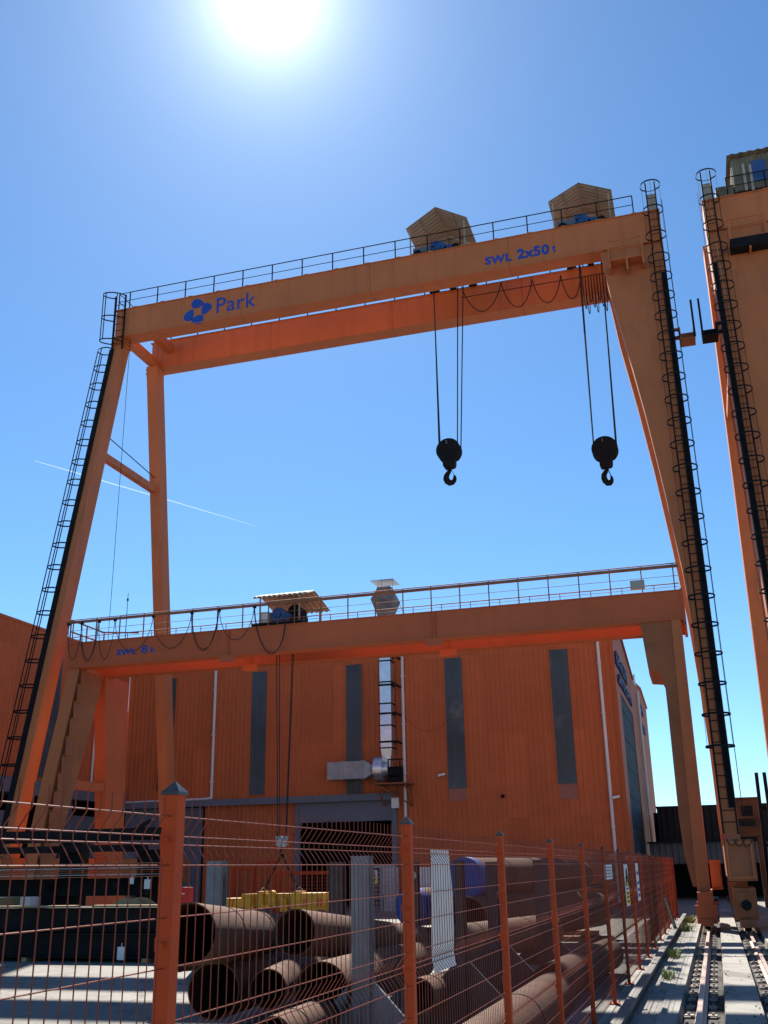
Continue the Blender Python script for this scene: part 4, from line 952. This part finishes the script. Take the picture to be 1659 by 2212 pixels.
# ------------------------------------------------------------------ mesh fence
FX = -1.5
folds = [1.84, 1.28, .72, .16]
def foff(z):
    for c in folds:
        d = abs(z-c)
        if d < .012: return -.035
        if d < .062: return -.035*(1-(d-.012)/.05)
    return 0.0
prof = [1.955, 1.905]
for c in folds:
    prof += [c+.062, c+.012, c-.012, c-.062]
prof = sorted(set(prof+[.06]), reverse=True); prof = [z for z in prof if z >= .06]
hz_ = [1.905]
for c in folds: hz_ += [c+.012, c-.012, c-.07]
hz_ += [1.63, 1.5, 1.36, 1.07, .93, .80, .51, .38, .25]
fence = thing("mesh_fence", (FX, 20, 0), "orange red welded mesh fence with folded panels and black capped posts", "fence")
PY = [2.79+2.489*k for k in range(-1, 16)]
pm = None
for k, y in enumerate(PY):
    if pm is None:
        b = MB(); w = .024
        b.box(FX-w, FX+w, y-w, y+w, 0, 1.965); b.box(FX-.07, FX+.07, y-.07, y+.07, .006, .016)
        for c in (-.05, .05): b.cyl((FX+c, y+c, .016), (FX+c, y+c, .035), .009, 6)
        for c in folds+[1.56, 1.0]: b.box(FX-w-.010, FX-w+.001, y-.012, y+.012, c-.018, c+.018); b.box(FX-.006, FX+.006, y-w-.012, y+w+.012, c-.006, c+.006)
        pm = b.build("post", M['fence'], fence)
        b = MB(); o = .029; b.box(FX-o, FX+o, y-o, y+o, 1.965, 1.974); b.loft([[(FX-o, y-o, 1.974), (FX+o, y-o, 1.974), (FX+o, y+o, 1.974), (FX-o, y+o, 1.974)], [(FX-.002, y-.002, 2.004), (FX+.002, y-.002, 2.004), (FX+.002, y+.002, 2.004), (FX-.002, y+.002, 2.004)]])
        b.build("post_cap", M['cap'], pm); y_first = y
    else:
        c = pm.copy(); COL.objects.link(c); c.parent = fence; c.location = (0, y-y_first, 0)
        for ch in [x for x in COL.objects if x.parent == pm]:
            d = ch.copy(); COL.objects.link(d); d.parent = c
first = None
for k in range(len(PY)-1):
    ya, ye = PY[k]+.024, PY[k+1]-.024
    if first is None:
        b = MB(); n = 42
        for i in range(n+1):
            y = ya+.03+(ye-ya-.06)*i/n
            ja, jb = random.gauss(0, .0022), random.gauss(0, .0022); kk = random.random() < .08
            b.tube([(FX+foff(z)+(.006 if kk and 1.1 < z < 1.7 else 0), y+ja+(jb-ja)*z/2+(.012 if kk and 1.3 < z < 1.6 else 0), z) for z in prof], .0019, 5)
        for z in hz_:
            b.tube([(FX+foff(z)+.004, ya, z), (FX+foff(z)+.004, ye, z)], .0021, 5)
        first = b.build("mesh_panel", M['wire'], fence)
    else:
        c = first.copy(); COL.objects.link(c); c.parent = fence; c.location = (0, PY[k]-PY[0], 0)
# white cloth banner and signs tied to the fence
def fence_sheet(name, y0, y1, z0, z1, mat, off=-.008, ztop=None, lab=None):
    b = MB(); zs = sorted([z for z in prof if z0 < z < z1]+[z0, z1]); vs = []; fs = []
    for i, z in enumerate(zs):
        for y in (y0, y1):
            vs += [(FX+foff(z)+off, y, z), (FX+foff(z)+off-.003, y, z)]
        if i: o = 4*i; fs += [(o-4, o-2, o+2, o), (o-3, o+1, o+3, o-1), (o-4, o, o+1, o-3), (o-2, o-1, o+3, o+2)]
    b.add(vs, fs); return b
b = MB(); zs = (1.21, 1.28, 1.42, 1.6, 1.75, 1.852); xo = (-.03, -.041, -.034, -.03, -.034, -.041); vs = []; fs = []
for i, (z, xx) in enumerate(zip(zs, xo)):
    for y in (5.88+.012*math.sin(i*1.7), 6.12, 6.36+.008*math.cos(i*2)): w = .006*math.sin(y*9+i); vs += [(FX+xx+w, y, z), (FX+xx+w-.003, y, z)]
    if i: o = 6*i; fs += [(o-6, o-4, o-2+0, o+4, o+2, o)] and [(o-6, o-4, o+2, o), (o-4, o-2, o+4, o+2), (o-5, o+1, o+3, o-3), (o-3, o+3, o+5, o-1), (o-6, o, o+1, o-5), (o-2, o-1, o+5, o+4)]
bn = b.add(vs, fs).build("banner", M['white'])
tag(bn, "long blank white panel tied behind the fence mesh between the second and third visible posts", "banner")
sg = thing("sign", (FX-.012, 15.9, 1.55), "small white sign with faint lines of writing on the fence", "sign")
b = MB(); b.box(FX+.008, FX+.012, 15.2, 16.3, 1.56, 1.76); b.build("board", M['white'], sg)
b = MB()
for z in (1.72, 1.68, 1.64, 1.60): b.box(FX+.012, FX+.014, 15.3, 16.2-.3*((z*50) % 2), z-.007, z+.007)
b.build("writing", M['steelgrey'], sg)
sg = thing("sign", (FX, 18.85, 1.1), "tall white and yellow warning sign with a black triangle on the fence", "sign")
b = MB(); b.box(FX+.008, FX+.012, 18.45, 19.2, 1.1, 1.76); b.build("board", M['white'], sg)
b = MB(); b.box(FX+.012, FX+.014, 18.5, 19.15, 1.12, 1.33); b.prism([(18.53, 1.42), (19.12, 1.42), (18.825, 1.70)], 'x', FX+.012, FX+.0135); b.build("yellow_field", M['signyel'], sg)
b = MB()
for z in (1.375, 1.30, 1.24, 1.17): b.box(FX+.0142, FX+.016, 18.6, 19.05, z-.012, z+.012)
for (p, q) in (((18.53, 1.42), (19.12, 1.42)), ((18.53, 1.42), (18.825, 1.70)), ((19.12, 1.42), (18.825, 1.70)), ((18.82, 1.47), (18.83, 1.58))): b.bar((FX+.015, *p), (FX+.015, *q), .004, .02, (1, 0, 0))
b.build("writing", M['black'], sg)
sg = thing("sign", (FX, 21.5, 1.1), "narrow white and blue sign beyond the warning sign on the fence", "sign")
b = MB(); b.box(FX+.008, FX+.012, 21.2, 21.85, 1.1, 1.78); b.build("board", M['white'], sg)
b = MB()
for z in (1.6, 1.42, 1.3, 1.2): b.box(FX+.012, FX+.014, 21.28, 21.78, z-.03, z+.03)
b.build("writing", M['blue'], sg)

# steel beam lying along the fence, leaning bar
b = MB(); x0, x1 = -1.285, -1.165
b.box(x0, x1, 3, 38.9, .135, .15); b.box(x0, x1, 3, 38.9, .0, .014); b.box(x0+.055, x0+.067, 3, 38.9, .014, .135)
tag(b.build("steel_joist", surf("worn_joist_steel", (.10, .085, .072), .55, .3, 2, stains=.5, staincol=(.05, .035, .025), spec=.3)), "long steel joist lying on the ground along the fence foot", "steel beam")
p = atz(1450.6, 2014, .06); q = atx(1422, 1951, -1.44); b = MB(); b.tube([(-1.22, p.y, .16), (-1.44, p.y+.9, q.z)], .045, 10)
tag(b.build("steel_tube", M['black'], None, True), "dark steel tube leaning on the far part of the fence", "steel tube")

# ------------------------------------------------------------------ yard behind the fence: pipes
def pipe(a, e, D, label, cap=None, group="rusty pipes stacked behind the fence"):
    a = Vector(a); e = Vector(e)
    o = thing("steel_pipe", (a+e)/2, label, "steel pipe", group)
    b = MB(); b.pipe(a, e, D/2, .016)
    d = (e-a).normalized(); ua = Vector((0, 0, 1)); ua = (ua-d*ua.dot(d)).normalized(); ub = d.cross(ua)
    for q in (.31, .72): b.tube([a.lerp(e, q)+(ua*math.cos(math.pi*i/20)+ub*math.sin(math.pi*i/20))*(D/2+.001) for i in range(40)], .007, 5, True)
    b.mi += [0]*(len(b.f)-len(b.mi)); b.build("barrel", [M['pipe'], M['pipein']], o, True)
    if cap:
        d = (e-a).normalized(); c = MB(); c.cyl(a-d*.03, a+d*.25, D/2+.012, 40); c.build("end_cap", M[cap], o, True)
    return o
cA = crop(680, 3560, .3134); cB = crop(1080, 3560, .33755); cC = crop(1600, 3380, .3014); c4 = crop(1700, 3700, .3617)
pipe(atd(404.5, 2018, 10.2), atd(582, 2021, 14.5), .60, "wide rusty pipe on top of the stack, open end beside the nearest fence post")
pipe(atd(637, 2013.7, 11.6), atd(948, 2040, 17.8), .50, "rusty pipe on the stack, open end below the yellow lifting beam")
pipe(atd(461, 2140, 11.5), atd(729, 2066, 17.2), .61, "widest open pipe mouth at the bottom of the stack, nearest the first post")
pipe(atd(579, 2137, 11.4), atd(690, 2072, 16.5), .42, "narrower rusty pipe with orange scale, second from the left on the bottom row")
pipe(atd(694, 2143, 10.8), atd(900, 2072, 16), .60, "dark open pipe mouth behind the second mesh panel, right of the orange scaled pipe")
pipe(atd(590, 2242, 9.2), atd(705, 2192, 11.0), .36, "thin pipe lying lowest at the frame's bottom edge in front of the stack")
pipe(atd(905, 2152, 10.9), atd(966, 2132, 12.4), .36, "short pipe stub with a bright top under the white banner")
pipe((-2.05, 5.0, .31), (-2.0, 13.2, .31), .52, "rusty pipe lying close along the fence foot, nearest the camera")
pipe((-2.25, 14.6, .30), (-1.95, 19.5, .30), .50, "rusty pipe lying close along the fence foot, farther from the camera")
pipe(atd(348, 2082, 13.4), atd(470, 2076, 15.0), .22, "thin dark pipe on the sunlit ground between the nearest post and the stack")
def dirp(c, dx, dy, l): d = Vector((dx, dy, 0)).normalized(); return c+d*l
a = atd(888, 1960, 22.6); pipe(a, dirp(a, .34, .94, 6), .80, "pipe wrapped in blue at its end, lower of the two blue ones", 'bluecap', "racked pipes with covered ends")
a = atd(1004, 1898, 20.5); pipe(a, dirp(a, .2, .98, 5.5), .80, "pipe with a blue covered end, high on the rack beside the white banner", 'bluecap', "racked pipes with covered ends")
a = atd(1096, 1898, 22.6); pipe(a, dirp(a, .2, .98, 5), .74, "dark capped pipe high on the rack, right of the blue one", 'black', "racked pipes with covered ends")
a = atd(1010, 1985, 19.6); pipe(a, dirp(a, .2, .98, 6), .80, "dark rusty pipe below the high blue capped pipe", None, "racked pipes with covered ends")
a = atd(1100, 1990, 21.2); pipe(a, dirp(a, .2, .98, 6), .80, "dark rusty pipe lower right on the rack beside the third post", None, "racked pipes with covered ends")
a = atd(925, 2048, 16.5); pipe(a, dirp(a, .25, .97, 5), .62, "low dark pipe between the white banner and the second post", None)

# stanchions
def stanchion(dx, dy_top, d, label, w=.2, g=.7, mat='stanch'):
    p = atd(dx, dy_top, d); t = thing("stanchion", (p.x, p.y, 0), label, "stanchion", "pipe rack stanchions"); x, y, z = p
    b = MB(); b.box(x-w/2, x+w/2, y-.09, y-.075, 0, z); b.box(x-w/2, x+w/2, y+.075, y+.09, 0, z); b.box(x-.012, x+.012, y-.075, y+.075, 0, z)
    b.box(x-w/2+.02, x-w/2+.035, y-.075, y+.075, 0, z-.05)
    b.build("column", M[mat], t)
    MB().prism([(x-w/2-g, .03), (x-w/2, .03), (x-w/2, .03+g*1.0)], 'y', y-.02, y+.02).build("gusset", M[mat], t)
    MB().prism([(x+w/2, .03), (x+w/2+g, .03), (x+w/2, .03+g*1.0)], 'y', y-.02, y+.02).build("gusset", M[mat], t)
    b = MB(); b.box(x-w/2-g, x+w/2+g, y-.2, y+.2, 0, .03); b.build("base_plate", M[mat], t)
    return t
stanchion(782, 1849, 11.3, "pale grey stanchion nearest the second visible fence post", .2, .62)
stanchion(470, 1860, 17.6, "pale grey stanchion behind the topmost pipe near the first post", .3, .4)
stanchion(728, 1862, 22.0, "dark stanchion between the yellow lifting beam and the nearest grey stanchion", .32, .5, 'stanchdark')
st = stanchion(891, 1862, 21.6, "dark stanchion with a pale round disc beside the second post", .26, .5, 'stanchdark')
c = ORG[st.name]; b = MB(); b.cyl((c.x, c.y-.1, 1.62), (c.x, c.y-.09, 1.62), .1, 24); b.build("disc", M['sheet'], st)
stanchion(991, 1859, 12.0, "narrow dark stanchion with a big triangular gusset just right of the white banner", .09, .75, 'stanchdark')
stanchion(1062, 1862, 14.6, "dark stanchion with a triangular gusset behind the third post", .16, .8, 'stanchdark')
stanchion(1168, 1857, 20.0, "dark stanchion at the right end of the pipe rack", .3, .5, 'stanchdark')

# ------------------------------------------------------------------ yard behind the fence: left side racks and stores
rk = thing("storage_rack", (-15, 24, 0), "black cantilever rack holding steel plates behind the left fence panel", "rack")
def zpt(x, y, Y): return aty(*z1(x, y), Y)
Yr = 24.0
xs = [zpt(600, 900, Yr).x, zpt(100, 900, Yr).x-2.2, zpt(1250, 900, Yr).x]
for x in xs:
    b = MB(); b.box(x-.3, x+.3, Yr-.2, Yr+.2, 0, 2.62 if x == xs[0] else 2.3); b.build("upright", M['black'], rk)
zu = zpt(700, 500, Yr).z; zm = zpt(700, 610, Yr).z; zl = zpt(700, 900, Yr).z
for q in ((-20, xs[2]+.4, Yr-.12, Yr+.12, zu-.16, zu+.14), (-20, xs[2]+.1, Yr-.6, Yr-.4, zm-.1, zm+.06), (-20, xs[2]+.3, Yr-.8, Yr-.6, zl-.28, zl+.12)):
    b = MB(); b.box(*q); b.build("beam", M['black'], rk)
for z in (zm, zl):
    for x in (-18.5, xs[0], xs[2]-.2): b = MB(); b.box(x-.08, x+.08, Yr-1.3, Yr, z-.12, z+.04); b.build("arm", M['black'], rk)
pl = thing("plate_stack", (-14, 23.5, zl+.12), "stack of thin steel plates with bright edges on the black rack", "steel plates")
for k in range(7):
    z = zl+.14+k*.05; b = MB(); b.box(-20, xs[2]+.6-.12*(k % 3), 22.7+.05*(k % 2), 24.6, z, z+.022); b.build("plate", M['galv'] if k % 3 == 1 else M['oxide'], pl)
# gutters / clamp pieces on the rack top
b = MB(); p = zpt(1190, 470, 23.4); b.box(p.x-.3, p.x+.7, 23.35, 23.5, p.z-.1, p.z+.06); b.prism([(p.x-.1, p.z+.06), (p.x+.28, p.z+.26), (p.x+.25, p.z+.3), (p.x-.2, p.z+.1)], 'y', 23.3, 23.42)
tag(b.build("clamp", M['black']), "black clamp piece on the rack's upper beam beside the nearest post", "clamp")
# stacked black beams on the ground in front of the rack
for k, (y, z0, xe_, lab) in enumerate(((20.75, .08, -10.9, "front black H beam at ground level behind the left fence panel"), (21.3, .08, -10.7, "middle black H beam at ground level behind the left fence panel"), (21.85, .08, -10.8, "rear black H beam at ground level behind the left fence panel"), (21.0, .585, -11.3, "front black H beam on the upper layer behind the left fence panel"), (21.6, .585, -10.6, "rear black H beam on the upper layer behind the left fence panel"))):
    b = MB(); h = .48; x0 = -21.5+.3*k
    b.box(x0, xe_, y-.24, y+.24, z0, z0+.025); b.box(x0, xe_, y-.24, y+.24, z0+h-.025, z0+h); b.box(x0, xe_, y-.012, y+.012, z0+.025, z0+h-.025)
    tag(b.build("steel_joist", M['black']), lab, "steel beam", "black H beams stacked on the left")
for x in (-20.5, -17.5, -14.5, -11.6):
    tag(MB().box(x, x+.12, 20.5, 22.1, 0, .08).build("timber_bearer", M['timber']), "timber bearer under the black H beams on the left", "timber", "timber bearers under the black beams")
# cabinets, crates and machine parts further back
cbn = thing("cabinet", (-21, 30, 0), "pale grey double door cabinet behind the rack at the left edge", "cabinet")
x0, x1 = zpt(-60, 1000, 29).x, zpt(262, 1000, 29).x; ztop = zpt(100, 955, 29).z
b = MB(); b.box(x0, x1, 29, 29.6, .1, ztop); b.build("body", M['white'], cbn)
for q in (.06, .37, .69):
    b = MB(); b.box(x0+(x1-x0)*q+.02, x0+(x1-x0)*(q+.31)-.02, 28.975, 29, .16, ztop-.06); dd = b.build("door", M['white'], cbn); MB().box(x0+(x1-x0)*(q+.27), x0+(x1-x0)*(q+.28), 28.95, 28.975, ztop*.45, ztop*.58).build("handle", M['black'], dd)
cr = thing("crate", (-17.5, 30, 0), "rust brown steel crate between the grey cabinet and the rack upright", "crate")
x0, x1 = zpt(275, 1000, 29.5).x, zpt(545, 1000, 29.5).x; zt = zpt(400, 950, 29.5).z
b = MB(); b.box(x0, x1, 29.5, 29.56, .15, zt); b.box(x0, x1, 30.6, 30.66, .15, zt); b.box(x0, x0+.06, 29.56, 30.6, .15, zt); b.box(x1-.06, x1, 29.56, 30.6, .15, zt); b.box(x0, x1, 29.56, 30.6, .15, .2); b.build("body", M['oxide'], cr)
b = MB(); b.box(x0+.35, x1-.1, 29.46, 29.5, .35, zt-.15); b.build("panel", M['dark'], cr)
for x in (x0+.1, x1-.25): MB().box(x, x+.15, 29.55, 30.55, 0, .15).build("runner", M['timber'], cr)
for k, (xa_, xb2, y_, zz, lab) in enumerate(((60, 540, 1150, .0, "timber boards on the pipe pile behind the left fence panel"), (640, 885, 1105, .0, "timber boards on a rusty girder right of the rack upright"))):
    p, q = zpt(xa_, y_, 23.0+k*2), zpt(xb2, y_-8, 23.0+k*2); b = MB()
    for j in range(3): b.bar((p.x, p.y+.1*j, p.z-.04*j), (q.x-.1*j, q.y+.1*j, p.z-.04*j+.05), .09, .035)
    tag(b.build("timber_board", M['timber']), lab, "timber boards")
p, q = zpt(630, 1150, 25.4), zpt(1040, 1130, 25.4)
gd = thing("steel_girder", ((p.x+q.x)/2, 25.4, .5), "rust brown box girder with a round hole lying on trestles behind the rack", "steel girder")
b = MB(); b.box(p.x, q.x, 25.2, 25.6, p.z-.17, p.z+.17); b.box(p.x, q.x+.02, 25.15, 25.65, p.z+.17, p.z+.19); b.box(p.x, q.x+.02, 25.15, 25.65, p.z-.19, p.z-.17); b.build("box_section", M['oxide'], gd)
b = MB(); b.cyl((q.x-.18, 25.19, p.z), (q.x-.18, 25.2, p.z), .09, 20); b.build("hole", M['dark'], gd)
for x in (p.x+.4, q.x-.5): 
    b = MB(); b.bar((x, 25.1, 0), (x, 25.3, p.z-.19), .08, .08); b.bar((x, 25.7, 0), (x, 25.5, p.z-.19), .08, .08); b.build("trestle", M['oxide'], gd)
for k, (x0, x1, lab) in enumerate(((-19.6, -16.9, "left sunlit timber plank on the black H beams"), (-16.2, -13.6, "middle sunlit timber plank on the black H beams"), (-13.2, -11.4, "right sunlit timber plank on the black H beams"))):
    tag(MB().bar((x0, 20.95+.1*k, 1.085), (x1, 21.1, 1.085), .2, .04).build("timber_plank", M['timber']), lab, "timber plank", "timber planks on the black beams")
def drum(x, y, lab):
    t = thing("drum", (x, y, 0), lab, "drum", "blue drums in the yard")
    b = MB(); b.tube([(x, y, z) for z in (0, .02, .28, .30, .32, .58, .60, .62, .88)], .29, 20); b.build("body", M['motor'], t)
    b = MB()
    for z in (.3, .6, .87): b.tube([(x+.3*math.cos(a*math.pi/12), y+.3*math.sin(a*math.pi/12), z) for a in range(24)], .018, 5, True)
    b.build("rim", M['motor'], t)
drum(-16.4, 34.2, "left blue drum standing behind the rack"); drum(-15.7, 34.5, "right blue drum standing behind the rack")
wm = thing("welding_machine", (-17.6, 31.5, 0), "orange brown welding machine on wheels behind the rack left of its upright", "machine")
b = MB(); b.box(-18.2, -17.0, 31.1, 31.9, .25, 1.05); b.prism([(-18.2, 1.05), (-17.0, 1.05), (-17.15, 1.2), (-18.05, 1.2)], 'y', 31.15, 31.85); b.build("body", M['fork'], wm)
for x in (-18.0, -17.2): MB().cyl((x, 31.05, .16), (x, 31.1, .16), .16, 18).build("wheel", M['tyre'], wm)
b = MB(); b.box(-18.0, -17.5, 31.08, 31.1, .6, .95); b.build("panel", M['galv'], wm)
b = MB(); b.tube([(-17.0, 31.5, .9), (-16.75, 31.5, 1.15), (-16.75, 31.8, 1.15), (-17.0, 31.8, .9)], .02, 6); b.build("handle", M['black'], wm)
t = thing("crate", (-17.3, 22.75, .0), "open timber crate standing just behind the black H beams on the left", "crate")
b = MB()
for z in (.1, .4, .7, 1.0): b.box(-18.0, -16.6, 22.4, 22.43, z, z+.2); b.box(-18.0, -16.6, 23.07, 23.1, z, z+.2)
b.build("side", M['timber'], t)
for x in (-18.05, -16.6): MB().box(x, x+.05, 22.36, 23.14, 0, 1.25).build("batten", M['timber'], t)
sp = thing("cable_spool", (-13.2, 22.8, .6), "wooden cable spool standing behind the black H beams by the nearest post", "cable spool")
for y in (22.5, 23.1): MB().cyl((-13.2, y, .62), (-13.2, y+.05, .62), .6, 28).build("flange", M['timber'], sp)
MB().cyl((-13.2, 22.55, .62), (-13.2, 23.1, .62), .38, 24).build("wound_cable", M['black'], sp)
# notice cards hanging on the rack
for k, (px, py, lab) in enumerate(((1222, 905, "white notice card on the rack left of the nearest post"), (1095, 878, "small white tag on the rack's lower beam end"), (1005, 1480, "white tag on the black pipe pile above the sunlit ground"))):
    p = zpt(px, py, 20.5 if k == 2 else 22.6); s = (.075, .05, .09)[k]; b = MB(); b.box(p.x-s, p.x+s, p.y-.01, p.y, p.z-s*1.4, p.z+s*1.4); b.box(p.x-.006, p.x+.006, p.y, p.y+.02, p.z+s*1.3, p.z+s*2.2)
    tag(b.build("notice_card", M['white']), lab, "notice card")
# orange safety gates and mesh cage before the workshop doors
def gate(x0, x1, y, h, label, infill=True):
    t = thing("safety_gate", ((x0+x1)/2, y, 0), label, "gate", "orange safety gates before the workshop")
    b = MB(); w = .14
    b.box(x0, x0+w, y-.04, y+.04, 0, h); b.box(x1-w, x1, y-.04, y+.04, 0, h); b.box(x0+w, x1-w, y-.04, y+.04, h-w, h); b.box(x0+w, x1-w, y-.03, y+.03, .25, .32); b.build("frame", M['fence'], t)
    if infill:
        b = MB(); n = int((x1-x0)/.12)
        for i in range(1, n): x = x0+(x1-x0)*i/n; b.box(x-.006, x+.006, y-.006, y+.006, .3, h-w)
        for i in range(1, 10): z = .3+(h-.3)*i/10; b.box(x0+w, x1-w, y-.012, y-.006, z-.006, z+.006)
        b.build("mesh_infill", M['fence'], t)
    return t
def gx(px, Y): return aty(*z2(px, 700), Y).x
gate(gx(548, 44), gx(696, 44), 44, aty(*z2(600, 612), 44).z, "low orange mesh gate behind the grey stanchion by the first post")
gate(gx(700, 44), gx(845, 44), 44, aty(*z2(770, 570), 44).z, "tall orange door frame behind the lifting chains")
gate(gx(850, 44), gx(1300, 44), 44, aty(*z2(900, 640), 44).z, "long orange mesh gate in front of the open workshop door")
b = MB(); x0, x1 = gx(325, 43), gx(385, 43); t = thing("fire_point", ((x0+x1)/2, 43, 0), "red fire point with a white label beside the nearest fence post", "fire point")
xr0, xr1 = aty(*z2(205, 800), 36).x, aty(*z2(262, 800), 36).x; zr0, zr1 = aty(*z2(230, 850), 36).z, aty(*z2(230, 745), 36).z
b.box(xr0, xr1, 36, 36.3, 0, zr1); b.build("body", M['redstripe'], t); b = MB(); b.box(xr0+.15, xr1-.3, 35.98, 36.0, zr0+.3, zr1-.2); b.build("plate", M['white'], t)
# electrical cage with hazard sign, cabinets by the workshop
cg = thing("mesh_cage", (-9, 46, 0), "dark mesh cage holding a yellow hazard sign beside the nearest grey stanchion", "cage")
x0, x1 = aty(*z3(120, 700), 45).x, aty(*z3(300, 700), 45).x; zt = aty(*z3(200, 605), 45).z
b = MB()
for x in (x0, (x0+x1)/2, x1): b.box(x-.04, x+.04, 44.96, 45.04, 0, zt)
b.box(x0, x1, 44.97, 45.03, zt-.06, zt+.04)
for i in range(9): z = .2+i*(zt-.3)/9; b.box(x0, x1, 45.0, 45.02, z-.015, z+.015)
for i in range(14): x = x0+(x1-x0)*i/14; b.box(x-.012, x+.012, 45.02, 45.035, 0, zt)
b.build("frame", M['galv'], cg)
sx0, sx1 = aty(*z3(134, 680), 44.9).x, aty(*z3(182, 680), 44.9).x; sz1, sz0 = aty(*z3(160, 632), 44.9).z, aty(*z3(160, 722), 44.9).z
hs_ = thing("hazard_sign", ((sx0+sx1)/2, 44.9, sz0), "yellow hazard sign with a black triangle on the mesh cage", "sign")
b = MB(); b.box(sx0, sx1, 44.88, 44.9, sz0, sz1); b.build("board", M['white'], hs_)
zm_ = sz0+(sz1-sz0)*.46; xm = (sx0+sx1)/2
b = MB(); b.box(sx0+.02, sx1-.02, 44.875, 44.88, sz0+.02, zm_-.03); b.prism([(sx0+.03, zm_), (sx1-.03, zm_), (xm, sz1-.04)], 'y', 44.876, 44.88); b.build("yellow_field", M['signyel'], hs_)
b = MB()
for p, q in (((sx0+.03, zm_), (sx1-.03, zm_)), ((sx0+.03, zm_), (xm, sz1-.04)), ((sx1-.03, zm_), (xm, sz1-.04))): b.bar((p[0], 44.87, p[1]), (q[0], 44.87, q[1]), .008, .045, (0, 1, 0))
b.bar((xm+.06, 44.87, sz1-.3), (xm-.05, 44.87, zm_+.22), .008, .05, (0, 1, 0)); b.bar((xm-.05, 44.87, zm_+.24), (xm+.07, 44.87, zm_+.2), .008, .04, (0, 1, 0)); b.bar((xm+.07, 44.87, zm_+.2), (xm, 44.87, zm_+.05), .008, .05, (0, 1, 0))
for k, z in enumerate((.34, .2, .09)): b.box(sx0+.08, sx1-.08-.05*k, 44.868, 44.874, sz0+(zm_-sz0)*z*2-.03, sz0+(zm_-sz0)*z*2+.03)
b.build("writing", M['black'], hs_)
for k, (a_, e_, t_, bb_, Y, lab) in enumerate(((215, 300, 615, 795, 46, "pale panel cabinet left of the second post before the workshop"), (458, 530, 612, 735, 46, "pale panel cabinet right of the disc stanchion before the workshop"))):
    x0, x1 = aty(*z3(a_, 700), Y).x, aty(*z3(e_, 700), Y).x; zt = aty(*z3(a_, t_), Y).z; zb_ = max(.1, aty(*z3(a_, bb_), Y).z)
    o = thing("cabinet", ((x0+x1)/2, Y, 0), lab, "cabinet"); b = MB(); b.box(x0, x1, Y, Y+.5, zb_, zt); b.box(x0+.05, x1-.05, Y+.05, Y+.45, 0, zb_); b.build("body", M['white'], o)
    b = MB(); b.box(x0+.03, (x0+x1)/2-.01, Y-.02, Y, zb_+.04, zt-.04); b.box((x0+x1)/2+.01, x1-.03, Y-.02, Y, zb_+.04, zt-.04); b.build("door", M['white'], o)
# bench-like rows at the workshop foot on the right, dark
bn_ = thing("pallet_stack", (-8, 46.5, 0), "low dark rows of steel stock along the workshop foot on the right", "steel stock")
for k in range(3):
    b = MB(); b.box(-10.5, -4.6, 46+k*.5, 46.35+k*.5, .35+.25*k, .5+.25*k); b.build("bar_bundle", M['oxide'] if k == 1 else M['black'], bn_)
b = MB()
for x in (-10, -7.5, -5.2): b.box(x, x+.15, 45.9, 47.5, 0, .35)
b.build("bearer", M['fence'], bn_)
# steel channels laid on the ground between the fence and the small crane
for k, (y, x0, x1, lab) in enumerate(((29.6, -8.2, -3.2, "far steel channel on the sunlit ground behind the fifth post"), (27.2, -8.8, -2.6, "near steel channel on the sunlit ground behind the fifth post"))):
    b = MB(); b.box(x0, x1, y, y+.3, .10, .12); b.box(x0, x1, y, y+.012, 0, .12); b.box(x0, x1, y+.288, y+.3, 0, .12)
    tag(b.build("steel_channel", M['oxide']), lab, "steel channel", "steel channels on the yard floor")

# ------------------------------------------------------------------ contrail
p = [EYE+ray(x, y)*9000 for x, y in ((73, 995), (150, 1017), (250, 1047), (350, 1076), (450, 1106), (552, 1136))]
b = MB(); rr = [2, 4.5, 5, 4, 3, 1]
n = 8; rings = []
d = (p[-1]-p[0]).normalized(); a = d.orthogonal().normalized(); e = d.cross(a)
for c, r in zip(p, rr): rings.append([c+(a*math.cos(2*math.pi*j/n)+e*math.sin(2*math.pi*j/n))*r for j in range(n)])
m, nt_, bb = nodes("contrail_vapour"); bb.inputs["Base Color"].default_value = (.95, .95, .97, 1); bb.inputs["Roughness"].default_value = 1; bb.inputs["Alpha"].default_value = .5
bb.inputs["Transmission Weight"].default_value = 0; 
tr = N(nt_, "ShaderNodeBsdfTranslucent"); tr.inputs[0].default_value = (1, 1, 1, 1); tp = N(nt_, "ShaderNodeBsdfTransparent"); mx = N(nt_, "ShaderNodeMixShader")
L(nt_, tp.outputs[0], mx.inputs[1]); L(nt_, tr.outputs[0], mx.inputs[2]); mx.inputs[0].default_value = .075
L(nt_, mx.outputs[0], nt_.nodes["Material Output"].inputs["Surface"])
o = b.loft(rings).build("contrail", m); o["kind"] = "structure"
